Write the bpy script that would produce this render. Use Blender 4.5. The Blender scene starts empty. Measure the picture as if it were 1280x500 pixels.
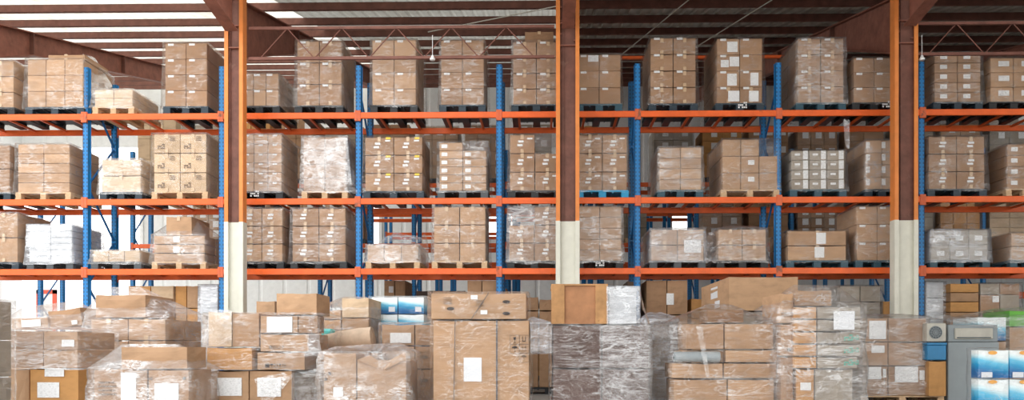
import bpy, math, random
from mathutils import Vector, Matrix, noise
random.seed(7)
C = bpy.context.scene.collection
YAW = 0.018; PX0 = 661.0; PY0 = 436.0; F = 960.0; EYE = 0.9
ca, sa = math.cos(YAW), math.sin(YAW)
def R(px, py, Y):
    """point of the place at depth Y that the photograph shows at (px, py)"""
    dx = (px - PX0) / F; dz = (PY0 - py) / F
    wx = ca * dx - sa; wy = sa * dx + ca; t = Y / wy
    return Vector((wx * t, Y, EYE + dz * t))

# ------------------------------------------------------------------ materials
def newmat(name):
    m = bpy.data.materials.new(name); m.use_nodes = True
    nt = m.node_tree; nt.nodes.clear()
    out = nt.nodes.new('ShaderNodeOutputMaterial')
    return m, nt, out
def N(nt, t, **kw):
    n = nt.nodes.new('ShaderNode' + t)
    for k, v in kw.items():
        if k.startswith('i_'):
            key = k[2:]; key = int(key) if key.isdigit() else key.replace('_', ' ')
            n.inputs[key].default_value = v
        else: setattr(n, k, v)
    return n
def ramp(nt, fac, stops):
    r = nt.nodes.new('ShaderNodeValToRGB'); e = r.color_ramp.elements
    while len(e) > 1: e.remove(e[-1])
    e[0].position = stops[0][0]; e[0].color = stops[0][1]
    for p, c in stops[1:]:
        x = e.new(p); x.color = c
    nt.links.new(fac, r.inputs[0]); return r
def g(v): return (v, v, v, 1)
def basic(name, col, rough=.6, metal=0, nscale=4, namt=.15, bump=.0, bscale=40, spec=.4, wear=None):
    m, nt, out = newmat(name); L = nt.links
    p = N(nt, 'BsdfPrincipled', i_Roughness=rough, i_Metallic=metal)
    p.inputs['Specular IOR Level'].default_value = spec
    tc = N(nt, 'TexCoord'); nz = N(nt, 'TexNoise', i_Scale=nscale, i_Detail=6.0, i_Roughness=.65)
    L.new(tc.outputs['Object'], nz.inputs['Vector'])
    lo = tuple(c * (1 - namt) for c in col) + (1,); hi = tuple(min(1, c * (1 + namt)) for c in col) + (1,)
    r = ramp(nt, nz.outputs[0], [(.3, lo), (.7, hi)])
    last = r.outputs[0]
    if wear:
        n2 = N(nt, 'TexNoise', i_Scale=wear[1], i_Detail=8.0, i_Roughness=.7); L.new(tc.outputs['Object'], n2.inputs['Vector'])
        r2 = ramp(nt, n2.outputs[0], [(wear[2], g(0)), (wear[2] + .06, g(1))])
        mx = N(nt, 'MixRGB'); L.new(r2.outputs[0], mx.inputs[0]); L.new(last, mx.inputs[1]); mx.inputs[2].default_value = wear[0] + (1,)
        last = mx.outputs[0]
    L.new(last, p.inputs['Base Color'])
    if bump:
        n3 = N(nt, 'TexNoise', i_Scale=bscale, i_Detail=4.0); L.new(tc.outputs['Object'], n3.inputs['Vector'])
        b = N(nt, 'Bump', i_Strength=bump, i_Distance=.01); L.new(n3.outputs[0], b.inputs['Height']); L.new(b.outputs[0], p.inputs['Normal'])
    L.new(p.outputs[0], out.inputs[0]); return m
def kraft(name, col, var=.12):
    m, nt, out = newmat(name); L = nt.links
    p = N(nt, 'BsdfPrincipled', i_Roughness=.75); p.inputs['Specular IOR Level'].default_value = .25
    oi = N(nt, 'ObjectInfo'); ge = N(nt, 'NewGeometry'); tc = N(nt, 'TexCoord')
    ad = N(nt, 'Math', operation='ADD'); L.new(oi.outputs['Random'], ad.inputs[0]); L.new(ge.outputs['Random Per Island'], ad.inputs[1])
    fr = N(nt, 'Math', operation='FRACT'); L.new(ad.outputs[0], fr.inputs[0])
    lo = (col[0] * (1 - var), col[1] * (1 - var * 1.15), col[2] * (1 - var * 1.3), 1)
    hi = (min(1, col[0] * (1 + var)), min(1, col[1] * (1 + var)), min(1, col[2] * (1 + var * .9)), 1)
    r = ramp(nt, fr.outputs[0], [(0, lo), (1, hi)])
    va = N(nt, 'VectorMath', operation='ADD'); L.new(tc.outputs['Object'], va.inputs[0])
    cb = N(nt, 'CombineXYZ'); L.new(oi.outputs['Random'], cb.inputs[0]); L.new(oi.outputs['Random'], cb.inputs[2])
    sc = N(nt, 'VectorMath', operation='SCALE'); sc.inputs['Scale'].default_value = 13; L.new(cb.outputs[0], sc.inputs[0]); L.new(sc.outputs[0], va.inputs[1])
    mp = N(nt, 'Mapping'); mp.inputs['Scale'].default_value = (1, 1, 2.2); L.new(va.outputs[0], mp.inputs[0])
    nz = N(nt, 'TexNoise', i_Scale=3.5, i_Detail=7.0, i_Roughness=.62); L.new(mp.outputs[0], nz.inputs['Vector'])
    rr = ramp(nt, nz.outputs[0], [(.28, g(.72)), (.5, g(1)), (.75, g(1.12))])
    mx = N(nt, 'MixRGB', blend_type='MULTIPLY'); mx.inputs[0].default_value = .8
    L.new(r.outputs[0], mx.inputs[1]); L.new(rr.outputs[0], mx.inputs[2]); L.new(mx.outputs[0], p.inputs['Base Color'])
    wv = N(nt, 'TexWave', bands_direction='Z', i_Scale=14.0, i_Distortion=1.5); L.new(tc.outputs['Object'], wv.inputs['Vector'])
    b = N(nt, 'Bump', i_Strength=.12, i_Distance=.006); L.new(nz.outputs[0], b.inputs['Height'])
    L.new(b.outputs[0], p.inputs['Normal']); L.new(p.outputs[0], out.inputs[0]); return m
def filmmat(name, lo, hi, tint=(.92, .93, .95), dirn=(1.2, 1.2, 9), scale=1.3, base=.06, lw_=1.0, la=1.0):
    """stretch film: clear plastic with milky, glossy folds; thin white streaks paint in highlights"""
    m, nt, out = newmat(name); L = nt.links
    tc = N(nt, 'TexCoord'); oi = N(nt, 'ObjectInfo')
    cb = N(nt, 'CombineXYZ'); L.new(oi.outputs['Random'], cb.inputs[0]); L.new(oi.outputs['Random'], cb.inputs[1])
    sc = N(nt, 'VectorMath', operation='SCALE'); sc.inputs['Scale'].default_value = 40; L.new(cb.outputs[0], sc.inputs[0])
    va = N(nt, 'VectorMath', operation='ADD'); L.new(tc.outputs['Object'], va.inputs[0]); L.new(sc.outputs[0], va.inputs[1])
    mp = N(nt, 'Mapping'); mp.inputs['Scale'].default_value = dirn; mp.inputs['Rotation'].default_value = (.0, .22, .1)
    L.new(va.outputs[0], mp.inputs[0])
    n1 = N(nt, 'TexNoise', i_Scale=scale, i_Detail=9.0, i_Roughness=.68, i_Distortion=.5); L.new(mp.outputs[0], n1.inputs['Vector'])
    mp2 = N(nt, 'Mapping'); mp2.inputs['Scale'].default_value = (1.5, 1.5, 3.5); mp2.inputs['Rotation'].default_value = (.1, -.7, .3); L.new(va.outputs[0], mp2.inputs[0])
    n2 = N(nt, 'TexNoise', i_Scale=scale * 1.1, i_Detail=7.0, i_Roughness=.6, i_Distortion=1.6); L.new(mp2.outputs[0], n2.inputs['Vector'])
    rid = N(nt, 'Math', operation='SUBTRACT'); rid.inputs[1].default_value = .5; L.new(n2.outputs[0], rid.inputs[0])
    ab = N(nt, 'Math', operation='ABSOLUTE'); L.new(rid.outputs[0], ab.inputs[0])
    rr = ramp(nt, ab.outputs[0], [(0, g(.85 * la)), (.007 * lw_, g(.5 * la)), (.020 * lw_, g(0))])  # fold highlights painted as thin white lines, here and in the finer set
    mp3 = N(nt, 'Mapping'); mp3.inputs['Scale'].default_value = (dirn[0] * .9, dirn[1] * .9, dirn[2] * 2.2); mp3.inputs['Rotation'].default_value = (.05, -.16, .0); L.new(va.outputs[0], mp3.inputs[0])
    n4 = N(nt, 'TexNoise', i_Scale=scale * 1.6, i_Detail=5.0, i_Roughness=.6, i_Distortion=.8); L.new(mp3.outputs[0], n4.inputs['Vector'])
    s4 = N(nt, 'Math', operation='SUBTRACT'); s4.inputs[1].default_value = .5; L.new(n4.outputs[0], s4.inputs[0])
    a4 = N(nt, 'Math', operation='ABSOLUTE'); L.new(s4.outputs[0], a4.inputs[0])
    r4 = ramp(nt, a4.outputs[0], [(0, g(.8 * la)), (.010 * lw_, g(.45 * la)), (.028 * lw_, g(0))])
    l4 = N(nt, 'Math', operation='MAXIMUM'); L.new(rr.outputs[0], l4.inputs[0]); L.new(r4.outputs[0], l4.inputs[1])
    big = N(nt, 'TexNoise', i_Scale=2.6, i_Detail=3.0); L.new(va.outputs[0], big.inputs['Vector'])
    rb = ramp(nt, big.outputs[0], [(.4, g(.18)), (.62, g(1))])
    r1 = ramp(nt, n1.outputs[0], [(lo, g(0)), (hi, g(.5))])
    mm = N(nt, 'Math', operation='ADD'); L.new(r1.outputs[0], mm.inputs[0]); L.new(l4.outputs[0], mm.inputs[1])
    m2 = N(nt, 'Math', operation='MULTIPLY'); L.new(mm.outputs[0], m2.inputs[0]); L.new(rb.outputs[0], m2.inputs[1])
    m3 = N(nt, 'Math', operation='ADD', use_clamp=True); L.new(m2.outputs[0], m3.inputs[0]); m3.inputs[1].default_value = base
    b = N(nt, 'Bump', i_Strength=.75, i_Distance=.03); L.new(n1.outputs[0], b.inputs['Height'])
    b2 = N(nt, 'Bump', i_Strength=.5, i_Distance=.02); L.new(ab.outputs[0], b2.inputs['Height']); L.new(b.outputs[0], b2.inputs['Normal'])
    tr = N(nt, 'BsdfTransparent'); df = N(nt, 'BsdfDiffuse'); df.inputs[0].default_value = tint + (1,)
    gl = N(nt, 'BsdfGlossy', i_Roughness=.16); gl.inputs[0].default_value = (1, 1, 1, 1)
    L.new(b2.outputs[0], gl.inputs['Normal']); 
    ms = N(nt, 'MixShader'); ms.inputs[0].default_value = .4; L.new(df.outputs[0], ms.inputs[1]); L.new(gl.outputs[0], ms.inputs[2])
    lw = N(nt, 'LayerWeight', i_Blend=.12); L.new(b2.outputs[0], lw.inputs['Normal'])
    fm = N(nt, 'Math', operation='MULTIPLY'); L.new(lw.outputs['Fresnel'], fm.inputs[0]); fm.inputs[1].default_value = .55
    m4 = N(nt, 'MixShader'); L.new(m3.outputs[0], m4.inputs[0]); L.new(tr.outputs[0], m4.inputs[1]); L.new(ms.outputs[0], m4.inputs[2])
    m5 = N(nt, 'MixShader'); L.new(fm.outputs[0], m5.inputs[0]); L.new(m4.outputs[0], m5.inputs[1]); L.new(gl.outputs[0], m5.inputs[2])
    L.new(m5.outputs[0], out.inputs[0]); return m
def paper(name, col=(.82, .83, .84), lines=True):
    m, nt, out = newmat(name); L = nt.links
    p = N(nt, 'BsdfPrincipled', i_Roughness=.5); tc = N(nt, 'TexCoord')
    wv = N(nt, 'TexNoise', i_Scale=1.0, i_Detail=3.0); mp = N(nt, 'Mapping'); mp.inputs['Scale'].default_value = (30, 30, 110)
    L.new(tc.outputs['Object'], mp.inputs[0]); L.new(mp.outputs[0], wv.inputs['Vector'])
    d = tuple(c * .84 for c in col)
    r = ramp(nt, wv.outputs[0], [(.42, d + (1,)), (.5, col + (1,))]) if lines else ramp(nt, wv.outputs[0], [(.3, tuple(c * .95 for c in col) + (1,)), (.6, col + (1,))])
    L.new(r.outputs[0], p.inputs['Base Color']); L.new(p.outputs[0], out.inputs[0]); return m
def postmat(name, col):
    """painted rack post with punched slots"""
    m, nt, out = newmat(name); L = nt.links
    p = N(nt, 'BsdfPrincipled', i_Roughness=.45); tc = N(nt, 'TexCoord'); sp = N(nt, 'SeparateXYZ'); L.new(tc.outputs['Object'], sp.inputs[0])
    def M(op, a, b=None, c=None):
        n = N(nt, 'Math', operation=op)
        for i, v in enumerate((a, b, c)):
            if v is None: continue
            if isinstance(v, (int, float)): n.inputs[i].default_value = v
            else: L.new(v, n.inputs[i])
        return n.outputs[0]
    fz = M('FRACT', M('DIVIDE', sp.outputs['Z'], .075))
    az = M('LESS_THAN', M('ABSOLUTE', M('SUBTRACT', fz, .5)), .24)
    ax = M('LESS_THAN', M('ABSOLUTE', M('SUBTRACT', M('ABSOLUTE', sp.outputs['X']), .031)), .009)
    hole = M('MULTIPLY', az, ax)
    nz = N(nt, 'TexNoise', i_Scale=5.0, i_Detail=6.0); L.new(tc.outputs['Object'], nz.inputs['Vector'])
    r = ramp(nt, nz.outputs[0], [(.3, tuple(c * .85 for c in col) + (1,)), (.7, tuple(min(1, c * 1.15) for c in col) + (1,))])
    mx = N(nt, 'MixRGB'); L.new(hole, mx.inputs[0]); L.new(r.outputs[0], mx.inputs[1]); mx.inputs[2].default_value = (.012, .03, .07, 1)
    L.new(mx.outputs[0], p.inputs['Base Color']); L.new(p.outputs[0], out.inputs[0]); return m
def oceanmat(name):
    """printed carton: pale sky above a blue wave, an orange emblem at the top edge"""
    m, nt, out = newmat(name); L = nt.links
    p = N(nt, 'BsdfPrincipled', i_Roughness=.35); tc = N(nt, 'TexCoord')
    sp = N(nt, 'SeparateXYZ'); L.new(tc.outputs['Generated'], sp.inputs[0])
    nz = N(nt, 'TexNoise', i_Scale=2.2, i_Detail=5.0, i_Distortion=.6); L.new(tc.outputs['Object'], nz.inputs['Vector'])
    a = N(nt, 'Math', operation='MULTIPLY_ADD'); L.new(nz.outputs[0], a.inputs[0]); a.inputs[1].default_value = .22; L.new(sp.outputs['Z'], a.inputs[2])
    s = N(nt, 'Math', operation='MULTIPLY_ADD'); L.new(sp.outputs['X'], s.inputs[0]); s.inputs[1].default_value = .22; L.new(a.outputs[0], s.inputs[2])
    r = ramp(nt, s.outputs[0], [(0.0, (.0, .09, .28, 1)), (.38, (.0, .14, .40, 1)), (.6, (.01, .32, .60, 1)), (.78, (.12, .55, .78, 1)), (.9, (.66, .86, .92, 1)), (1.0, (.86, .92, .93, 1))])
    L.new(r.outputs[0], p.inputs['Base Color']); L.new(p.outputs[0], out.inputs[0]); return m
def roofmat():
    m, nt, out = newmat('roof_sheet'); L = nt.links
    p = N(nt, 'BsdfPrincipled', i_Roughness=.5, i_Metallic=.1); tc = N(nt, 'TexCoord')
    mp = N(nt, 'Mapping'); mp.inputs['Scale'].default_value = (.25, .9, 1); L.new(tc.outputs['Object'], mp.inputs[0])
    nz = N(nt, 'TexNoise', i_Scale=1.5, i_Detail=8.0, i_Roughness=.7); L.new(mp.outputs[0], nz.inputs['Vector'])
    r = ramp(nt, nz.outputs[0], [(.3, (.30, .27, .23, 1)), (.55, (.55, .52, .46, 1)), (.8, (.66, .64, .58, 1))])
    L.new(r.outputs[0], p.inputs['Base Color']); L.new(p.outputs[0], out.inputs[0]); return m
def floormat():
    m, nt, out = newmat('concrete_floor'); L = nt.links
    p = N(nt, 'BsdfPrincipled', i_Roughness=.42); tc = N(nt, 'TexCoord')
    nz = N(nt, 'TexNoise', i_Scale=.8, i_Detail=9.0, i_Roughness=.7); L.new(tc.outputs['Object'], nz.inputs['Vector'])
    r = ramp(nt, nz.outputs[0], [(.3, (.24, .24, .23, 1)), (.7, (.40, .39, .37, 1))])
    L.new(r.outputs[0], p.inputs['Base Color'])
    r2 = ramp(nt, nz.outputs[0], [(.3, g(.3)), (.7, g(.6))]); L.new(r2.outputs[0], p.inputs['Roughness'])
    L.new(p.outputs[0], out.inputs[0]); return m
K = {
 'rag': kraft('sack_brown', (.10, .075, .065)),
 'brown': kraft('kraft_brown', (.37, .222, .130)), 'tan': kraft('kraft_tan', (.46, .288, .172)), 'pale': kraft('kraft_pale', (.58, .43, .29)),
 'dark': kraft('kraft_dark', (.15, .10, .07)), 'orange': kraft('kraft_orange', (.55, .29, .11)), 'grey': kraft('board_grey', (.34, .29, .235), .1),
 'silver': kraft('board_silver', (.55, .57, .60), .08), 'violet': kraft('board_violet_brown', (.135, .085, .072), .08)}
M = {
 'film': filmmat('stretch_film', .57, .82, base=.03, lw_=.85, la=.7), 'film_heavy': filmmat('stretch_film_heavy', .50, .80, base=.07, lw_=1.15, la=.75),
 'film_light': filmmat('stretch_film_thin', .62, .92, base=.012, lw_=.6, la=.6), 'film_loose': filmmat('stretch_film_loose', .46, .76, dirn=(2, 2, 3.5), scale=2.6, base=.07, lw_=1.3, la=.8),
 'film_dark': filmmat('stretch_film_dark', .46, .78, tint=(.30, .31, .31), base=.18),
 'film_silver': filmmat('stretch_film_silver', .42, .74, tint=(.80, .84, .92), base=.15, lw_=1.3, la=.8),
 'paper': paper('label_paper'), 'paper_plain': paper('label_blank', (.78, .80, .84), False), 'yellow': basic('yellow_dot', (.85, .62, .05)),
 'tape': basic('packing_tape', (.60, .42, .26), .2, spec=.6), 'ink': basic('printed_ink', (.06, .045, .04), .8), 'ink_soft': basic('faded_ink', (.20, .14, .10), .8),
 'beam': basic('beam_orange', (.83, .135, .022), .42, namt=.12, wear=((.35, .08, .03), 3.0, .66)), 'connector': basic('connector_orange', (.68, .14, .05), .5, wear=((.25, .10, .06), 6, .55)),
 'post': postmat('post_blue', (.004, .19, .50)), 'brace': basic('brace_blue', (.01, .11, .31), .5), 'bolt': basic('steel_bolt', (.3, .3, .32), .35, 1),
 'rust': basic('primer_brown', (.27, .105, .072), .7, namt=.3, bump=.1, wear=((.30, .14, .09), 2.5, .6)), 'purlin': basic('purlin_brown', (.20, .082, .060), .65, namt=.25),
 'ochre': basic('column_orange', (.74, .24, .055), .5, namt=.12, wear=((.45, .15, .06), 4, .68)), 'cream': basic('column_cream', (.70, .69, .60), .5, namt=.08, wear=((.42, .38, .30), 5, .70)),
 'web': basic('column_web_brown', (.17, .07, .05), .6, namt=.3, wear=((.22, .11, .08), 3, .6)),
 'roof': roofmat(), 'floor': floormat(), 'wall': basic('wall_sheet_white', (.84, .85, .86), .6, namt=.06), 'wall_dark': basic('wall_sheet_grey', (.42, .42, .42), .6, namt=.1),
 'wood': basic('pallet_wood', (.62, .43, .26), .8, nscale=9, namt=.25), 'plastic_black': basic('pallet_black', (.02, .022, .025), .45), 'plastic_navy': basic('pallet_navy', (.022, .040, .058), .4),
 'plastic_blue': basic('pallet_blue', (.02, .33, .60), .4), 'plastic_teal': basic('pallet_teal', (.03, .085, .12), .4), 'plastic_grey': basic('pallet_grey', (.09, .10, .11), .5),
 'crate_panel': basic('crate_panel_brown', (.40, .19, .09), .7, nscale=3, namt=.25), 'crate': basic('crate_wood', (.44, .235, .10), .75, nscale=6, namt=.25, wear=((.25, .11, .04), 7, .68)), 'strap': basic('strap_grey', (.10, .10, .11), .5), 'white': basic('white_plastic', (.8, .8, .8), .4),
 'ocean': oceanmat('ocean_print'), 'steelgrey': basic('grey_board', (.30, .34, .36), .5, namt=.06), 'dkgrey': basic('dark_grey', (.10, .12, .13), .5),
 'fabric': basic('roll_fabric', (.60, .45, .33), .9, nscale=8), 'teal': basic('teal_plastic', (.05, .55, .52), .4), 'green': basic('green_print', (.14, .45, .06), .5),
 'skyblue': basic('blue_plastic', (.02, .20, .42), .35), 'red': basic('red_paint', (.75, .10, .05), .5), 'glass': None, 'sun_emblem': basic('orange_print', (.9, .42, .08), .5),
 'marker': basic('green_marker', (.05, .42, .30), .6), 'beige': basic('beige_print', (.52, .50, .44), .5), 'ink_faint': basic('pale_ink', (.45, .46, .50), .8), 'rag': basic('dark_sack', (.10, .075, .065), .9),
}
def lampmat():
    m, nt, out = newmat('lamp_glow'); e = N(nt, 'Emission', i_Strength=4.0); nt.links.new(e.outputs[0], out.inputs[0]); return m
def skylightmat(name, k):
    m, nt, out = newmat(name); t = N(nt, 'BsdfTranslucent'); d = N(nt, 'BsdfDiffuse'); L = nt.links
    tc = N(nt, 'TexCoord'); mp = N(nt, 'Mapping'); mp.inputs['Scale'].default_value = (.6, .35, 1); L.new(tc.outputs['Object'], mp.inputs[0])
    nz = N(nt, 'TexNoise', i_Scale=1.2, i_Detail=8.0, i_Roughness=.7); L.new(mp.outputs[0], nz.inputs['Vector'])
    r = ramp(nt, nz.outputs[0], [(.3, (k * .6, k * .56, k * .48, 1)), (.7, (k, k * .97, k * .88, 1))])
    L.new(r.outputs[0], t.inputs[0]); d.inputs[0].default_value = (.55, .52, .46, 1); x = N(nt, 'MixShader'); x.inputs[0].default_value = .3
    L.new(t.outputs[0], x.inputs[1]); L.new(d.outputs[0], x.inputs[2]); L.new(x.outputs[0], out.inputs[0]); return m
M['skylight'] = skylightmat('translucent_sheet', .85); M['skylight_dim'] = skylightmat('dim_translucent_sheet', .22)  # second sheet is dimmer only to grade the roof's brightness

# ------------------------------------------------------------------ mesh helpers
class MB:
    def __init__(s): s.v = []; s.f = []; s.mi = []; s.smooth = []
    def add(s, vs, fs, mi=0, sm=False):
        o = len(s.v); s.v += [tuple(p) for p in vs]; s.f += [tuple(i + o for i in q) for q in fs]; s.mi += [mi] * len(fs); s.smooth += [sm] * len(fs)
    def box(s, x0, x1, y0, y1, z0, z1, mi=0, bev=0, mat=None):
        if bev:
            b = bev; X = (x0, x0 + b, x1 - b, x1); Y = (y0, y0 + b, y1 - b, y1); Z = (z0, z0 + b, z1 - b, z1)
            vs = []; idx = {}
            def vv(i, j, k):
                if (i, j, k) not in idx: idx[(i, j, k)] = len(vs); vs.append((X[i], Y[j], Z[k]))
                return idx[(i, j, k)]
            fs = []
            for k in (0, 3): fs.append([vv(1, 1, k), vv(2, 1, k), vv(2, 2, k), vv(1, 2, k)][::(1 if k else -1)])
            for j in (0, 3): fs.append([vv(1, j, 1), vv(2, j, 1), vv(2, j, 2), vv(1, j, 2)][::(1 if j == 0 else -1)])
            for i in (0, 3): fs.append([vv(i, 1, 1), vv(i, 2, 1), vv(i, 2, 2), vv(i, 1, 2)][::(1 if i else -1)])
            for j in (0, 3):
                jj = 1 if j == 0 else 2
                for k in (0, 3):
                    kk = 1 if k == 0 else 2
                    q = [vv(1, j, kk), vv(2, j, kk), vv(2, jj, k), vv(1, jj, k)]
                    fs.append(q if (j == 0) == (k == 3) else q[::-1])
            for i in (0, 3):
                ii = 1 if i == 0 else 2
                for k in (0, 3):
                    kk = 1 if k == 0 else 2
                    q = [vv(i, 1, kk), vv(i, 2, kk), vv(ii, 2, k), vv(ii, 1, k)]
                    fs.append(q if (i == 3) == (k == 3) else q[::-1])
                for j in (0, 3):
                    jj = 1 if j == 0 else 2
                    q = [vv(i, jj, 1), vv(i, jj, 2), vv(ii, j, 2), vv(ii, j, 1)]
                    fs.append(q if (i == 3) == (j == 3) else q[::-1])
                    for k in (0, 3):
                        kk = 1 if k == 0 else 2
                        q = [vv(i, jj, kk), vv(ii, j, kk), vv(ii, jj, k)]
                        fs.append(q)
        else:
            vs = [(x, y, z) for z in (z0, z1) for y in (y0, y1) for x in (x0, x1)]
            fs = [(0, 2, 3, 1), (4, 5, 7, 6), (0, 1, 5, 4), (2, 6, 7, 3), (0, 4, 6, 2), (1, 3, 7, 5)]
        if mat is not None: vs = [mat @ Vector(p) for p in vs]
        s.add(vs, fs, mi)
    def bar(s, a, b, w, h, mi=0):
        """square bar from a to b"""
        a = Vector(a); b = Vector(b); d = b - a; ln = d.length
        q = d.to_track_quat('Z', 'Y').to_matrix().to_4x4(); q.translation = a
        s.box(-w / 2, w / 2, -h / 2, h / 2, 0, ln, mi, 0, q)
    def tube(s, a, b, r0, r1=None, n=12, mi=0):
        r1 = r0 if r1 is None else r1
        a = Vector(a); b = Vector(b); d = b - a; q = d.to_track_quat('Z', 'Y').to_matrix()
        vs = []
        for p, r in ((a, r0), (b, r1)):
            for i in range(n):
                t = 2 * math.pi * i / n; vs.append(p + q @ Vector((r * math.cos(t), r * math.sin(t), 0)))
        fs = [(i, (i + 1) % n, n + (i + 1) % n, n + i) for i in range(n)]
        s.add(vs, fs, mi, True); s.add(vs[:n], [tuple(range(n))[::-1]], mi); s.add(vs[n:], [tuple(range(n))], mi)
    def mesh(s, name, mats):
        me = bpy.data.meshes.new(name); me.from_pydata(s.v, [], s.f)
        for m in (mats if isinstance(mats, (list, tuple)) else [mats]): me.materials.append(m)
        me.polygons.foreach_set('material_index', s.mi); me.polygons.foreach_set('use_smooth', s.smooth); me.update(); return me
    def build(s, name, mats, parent=None, loc=(0, 0, 0), origin=None):
        if origin is not None:
            o = Vector(origin); s.v = [tuple(Vector(p) - o) for p in s.v]; loc = o
        ob = bpy.data.objects.new(name, s.mesh(name, mats)); C.objects.link(ob); ob.location = loc
        if parent is not None: ob.parent = parent
        return ob
def tag(o, label, cat, group=None):
    n = len(label.replace(',', ' ').split())
    if n > 16 or n < 4: print('LABEL LENGTH', n, label)
    o['label'] = label; o['category'] = cat
    if group: o['group'] = group
    return o
def thing(name, label, cat, loc=(0, 0, 0), group=None):
    o = bpy.data.objects.new(name, None); C.objects.link(o); o.location = loc; o.empty_display_size = .1
    return tag(o, label, cat, group)
def struct(o): o['kind'] = 'structure'; return o
def inst(name, me, parent, loc=(0, 0, 0)):
    o = bpy.data.objects.new(name, me); C.objects.link(o); o.parent = parent; o.location = loc; return o

# ------------------------------------------------------------------ world, camera
w = bpy.data.worlds.new('daylight'); bpy.context.scene.world = w; w.use_nodes = True
nt = w.node_tree; nt.nodes.clear()
bg = nt.nodes.new('ShaderNodeBackground'); wo = nt.nodes.new('ShaderNodeOutputWorld'); nt.links.new(bg.outputs[0], wo.inputs[0])
tc = nt.nodes.new('ShaderNodeTexCoord'); sp = nt.nodes.new('ShaderNodeSeparateXYZ'); nt.links.new(tc.outputs['Generated'], sp.inputs[0])
rp = ramp(nt, sp.outputs['Z'], [(0, (1, .97, .93, 1)), (.25, (1, .99, .97, 1)), (1, (.93, .97, 1, 1))]); nt.links.new(rp.outputs[0], bg.inputs[0])
bg.inputs[1].default_value = 3.05
cam = bpy.data.cameras.new('camera'); co = bpy.data.objects.new('camera', cam); C.objects.link(co)
co.location = (0, 0, EYE); co.rotation_euler = (math.pi / 2, 0, YAW)
cam.sensor_width = 36; cam.lens = 36 * F / 1280; cam.shift_x = (640 - PX0) / 1280; cam.shift_y = (PY0 - 250) / 1280
cam.clip_end = 300
bpy.context.scene.camera = co
sc = bpy.context.scene
sc.view_settings.view_transform = 'Standard'; sc.view_settings.look = 'None'; sc.view_settings.gamma = 1; sc.view_settings.use_curve_mapping = False
sc.view_settings.exposure = 0.0
sc.cycles.transparent_max_bounces = 24; sc.cycles.max_bounces = 8; sc.cycles.diffuse_bounces = 5

# ------------------------------------------------------------------ setting
XL, XR, YB, YC = -24.0, 22.0, 35.0, 13.9
def roofz(Y): return 7.45 + .245 * (Y - YC)
b = MB(); b.box(-60, 45, -12, 55, -.2, 0); struct(b.build('floor', M['floor']))
b = MB(); pitch = .25; n = int((XR - XL) / pitch)      # corrugated roof over the racks
prof = []
for i in range(n):
    x = XL + i * pitch; prof += [(x, 0), (x + .13, 0), (x + .16, .045), (x + .22, .045)]
vs = []; 
for (x, dz) in prof:
    for Y in (12.9, YB + .4): vs.append((x, Y, roofz(Y) + .24 + dz))
fs = [(2 * i, 2 * i + 1, 2 * i + 3, 2 * i + 2) for i in range(len(prof) - 1)]
# translucent roof-light sheets down the slope; translucency stepped by bay, added to brighten leftwards
b.add(vs, fs)
b.mi = [1 if prof[i][0] < -5.7 else 2 if prof[i][0] < .5 else 0 for i in range(len(fs))]
for (xa, xb) in ((-1.5, XR),):  # unseen near-side roof over the right, added to cut skylight there
    b.add([(xa, -9, 8.3), (xb, -9, 8.3), (xb, 12.9, 7.5), (xa, 12.9, 7.5)], [(0, 1, 2, 3)]); b.mi.append(0)
b.mi = b.mi[:len(b.f)]
struct(b.build('ceiling', [M['roof'], M['skylight'], M['skylight_dim']]))
def wall(name, x0, x1, y0, y1, z0, ztop, mat, openings=(), step=1.1):
    """corrugated sheet wall, ztop(x,y) gives its upper edge; openings are (u0,u1,z0,z1) along its length"""
    b = MB(); ln = math.hypot(x1 - x0, y1 - y0); ux, uy = (x1 - x0) / ln, (y1 - y0) / ln
    cuts = sorted(set([0, ln] + [c for o in openings for c in o[:2]]))
    for a, c in zip(cuts, cuts[1:]):
        bands = [(z0, None)]
        for o in openings:
            if o[0] <= a + .01 and c <= o[1] + .01: bands = [(z0, o[2]), (o[3], None)]
        for lo, hi in bands:
            k = max(1, int(round((c - a) / step)))
            for i in range(k):
                for (s0, s1, d0, d1) in ((0, .82, 0, 0), (.82, .87, 0, .03), (.87, .95, .03, .03), (.95, 1, .03, 0)):
                    u0 = a + (c - a) * (i + s0) / k; u1 = a + (c - a) * (i + s1) / k
                    q = []
                    for u, d in ((u0, d0), (u1, d1)):
                        X = x0 + ux * u - uy * d; Y = y0 + uy * u + ux * d
                        q.append((X, Y, lo)); q.append((X, Y, ztop(x0 + ux * u, y0 + uy * u) if hi is None else hi))
                    if q[1][2] > q[0][2]: b.add(q, [(0, 2, 3, 1)])
    return struct(b.build(name, mat))
zt = lambda X, Y: roofz(Y) + .24
def ux(px): return R(px, 300, YB).x - XL
def bz(py): return R(600, py, YB).z
wall('wall_back', XL, XR, YB, YB, 0, zt, M['wall'], openings=[
    (ux(-15), ux(178), 1.2, bz(182)), (ux(449), ux(476), bz(305), bz(258)), (ux(600), ux(642), bz(296), bz(268)), (ux(838), ux(864), bz(292), bz(262)), (ux(1176), ux(1192), bz(310), bz(262))])
wall('wall_left', XL, XL, YB, 13.0, 0, zt, M['wall'], openings=[(1.5, 20.5, .3, 8.6)])
wall('wall_right', XR, XR, -9.0, YB, 0, zt, M['wall_dark'])
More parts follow.
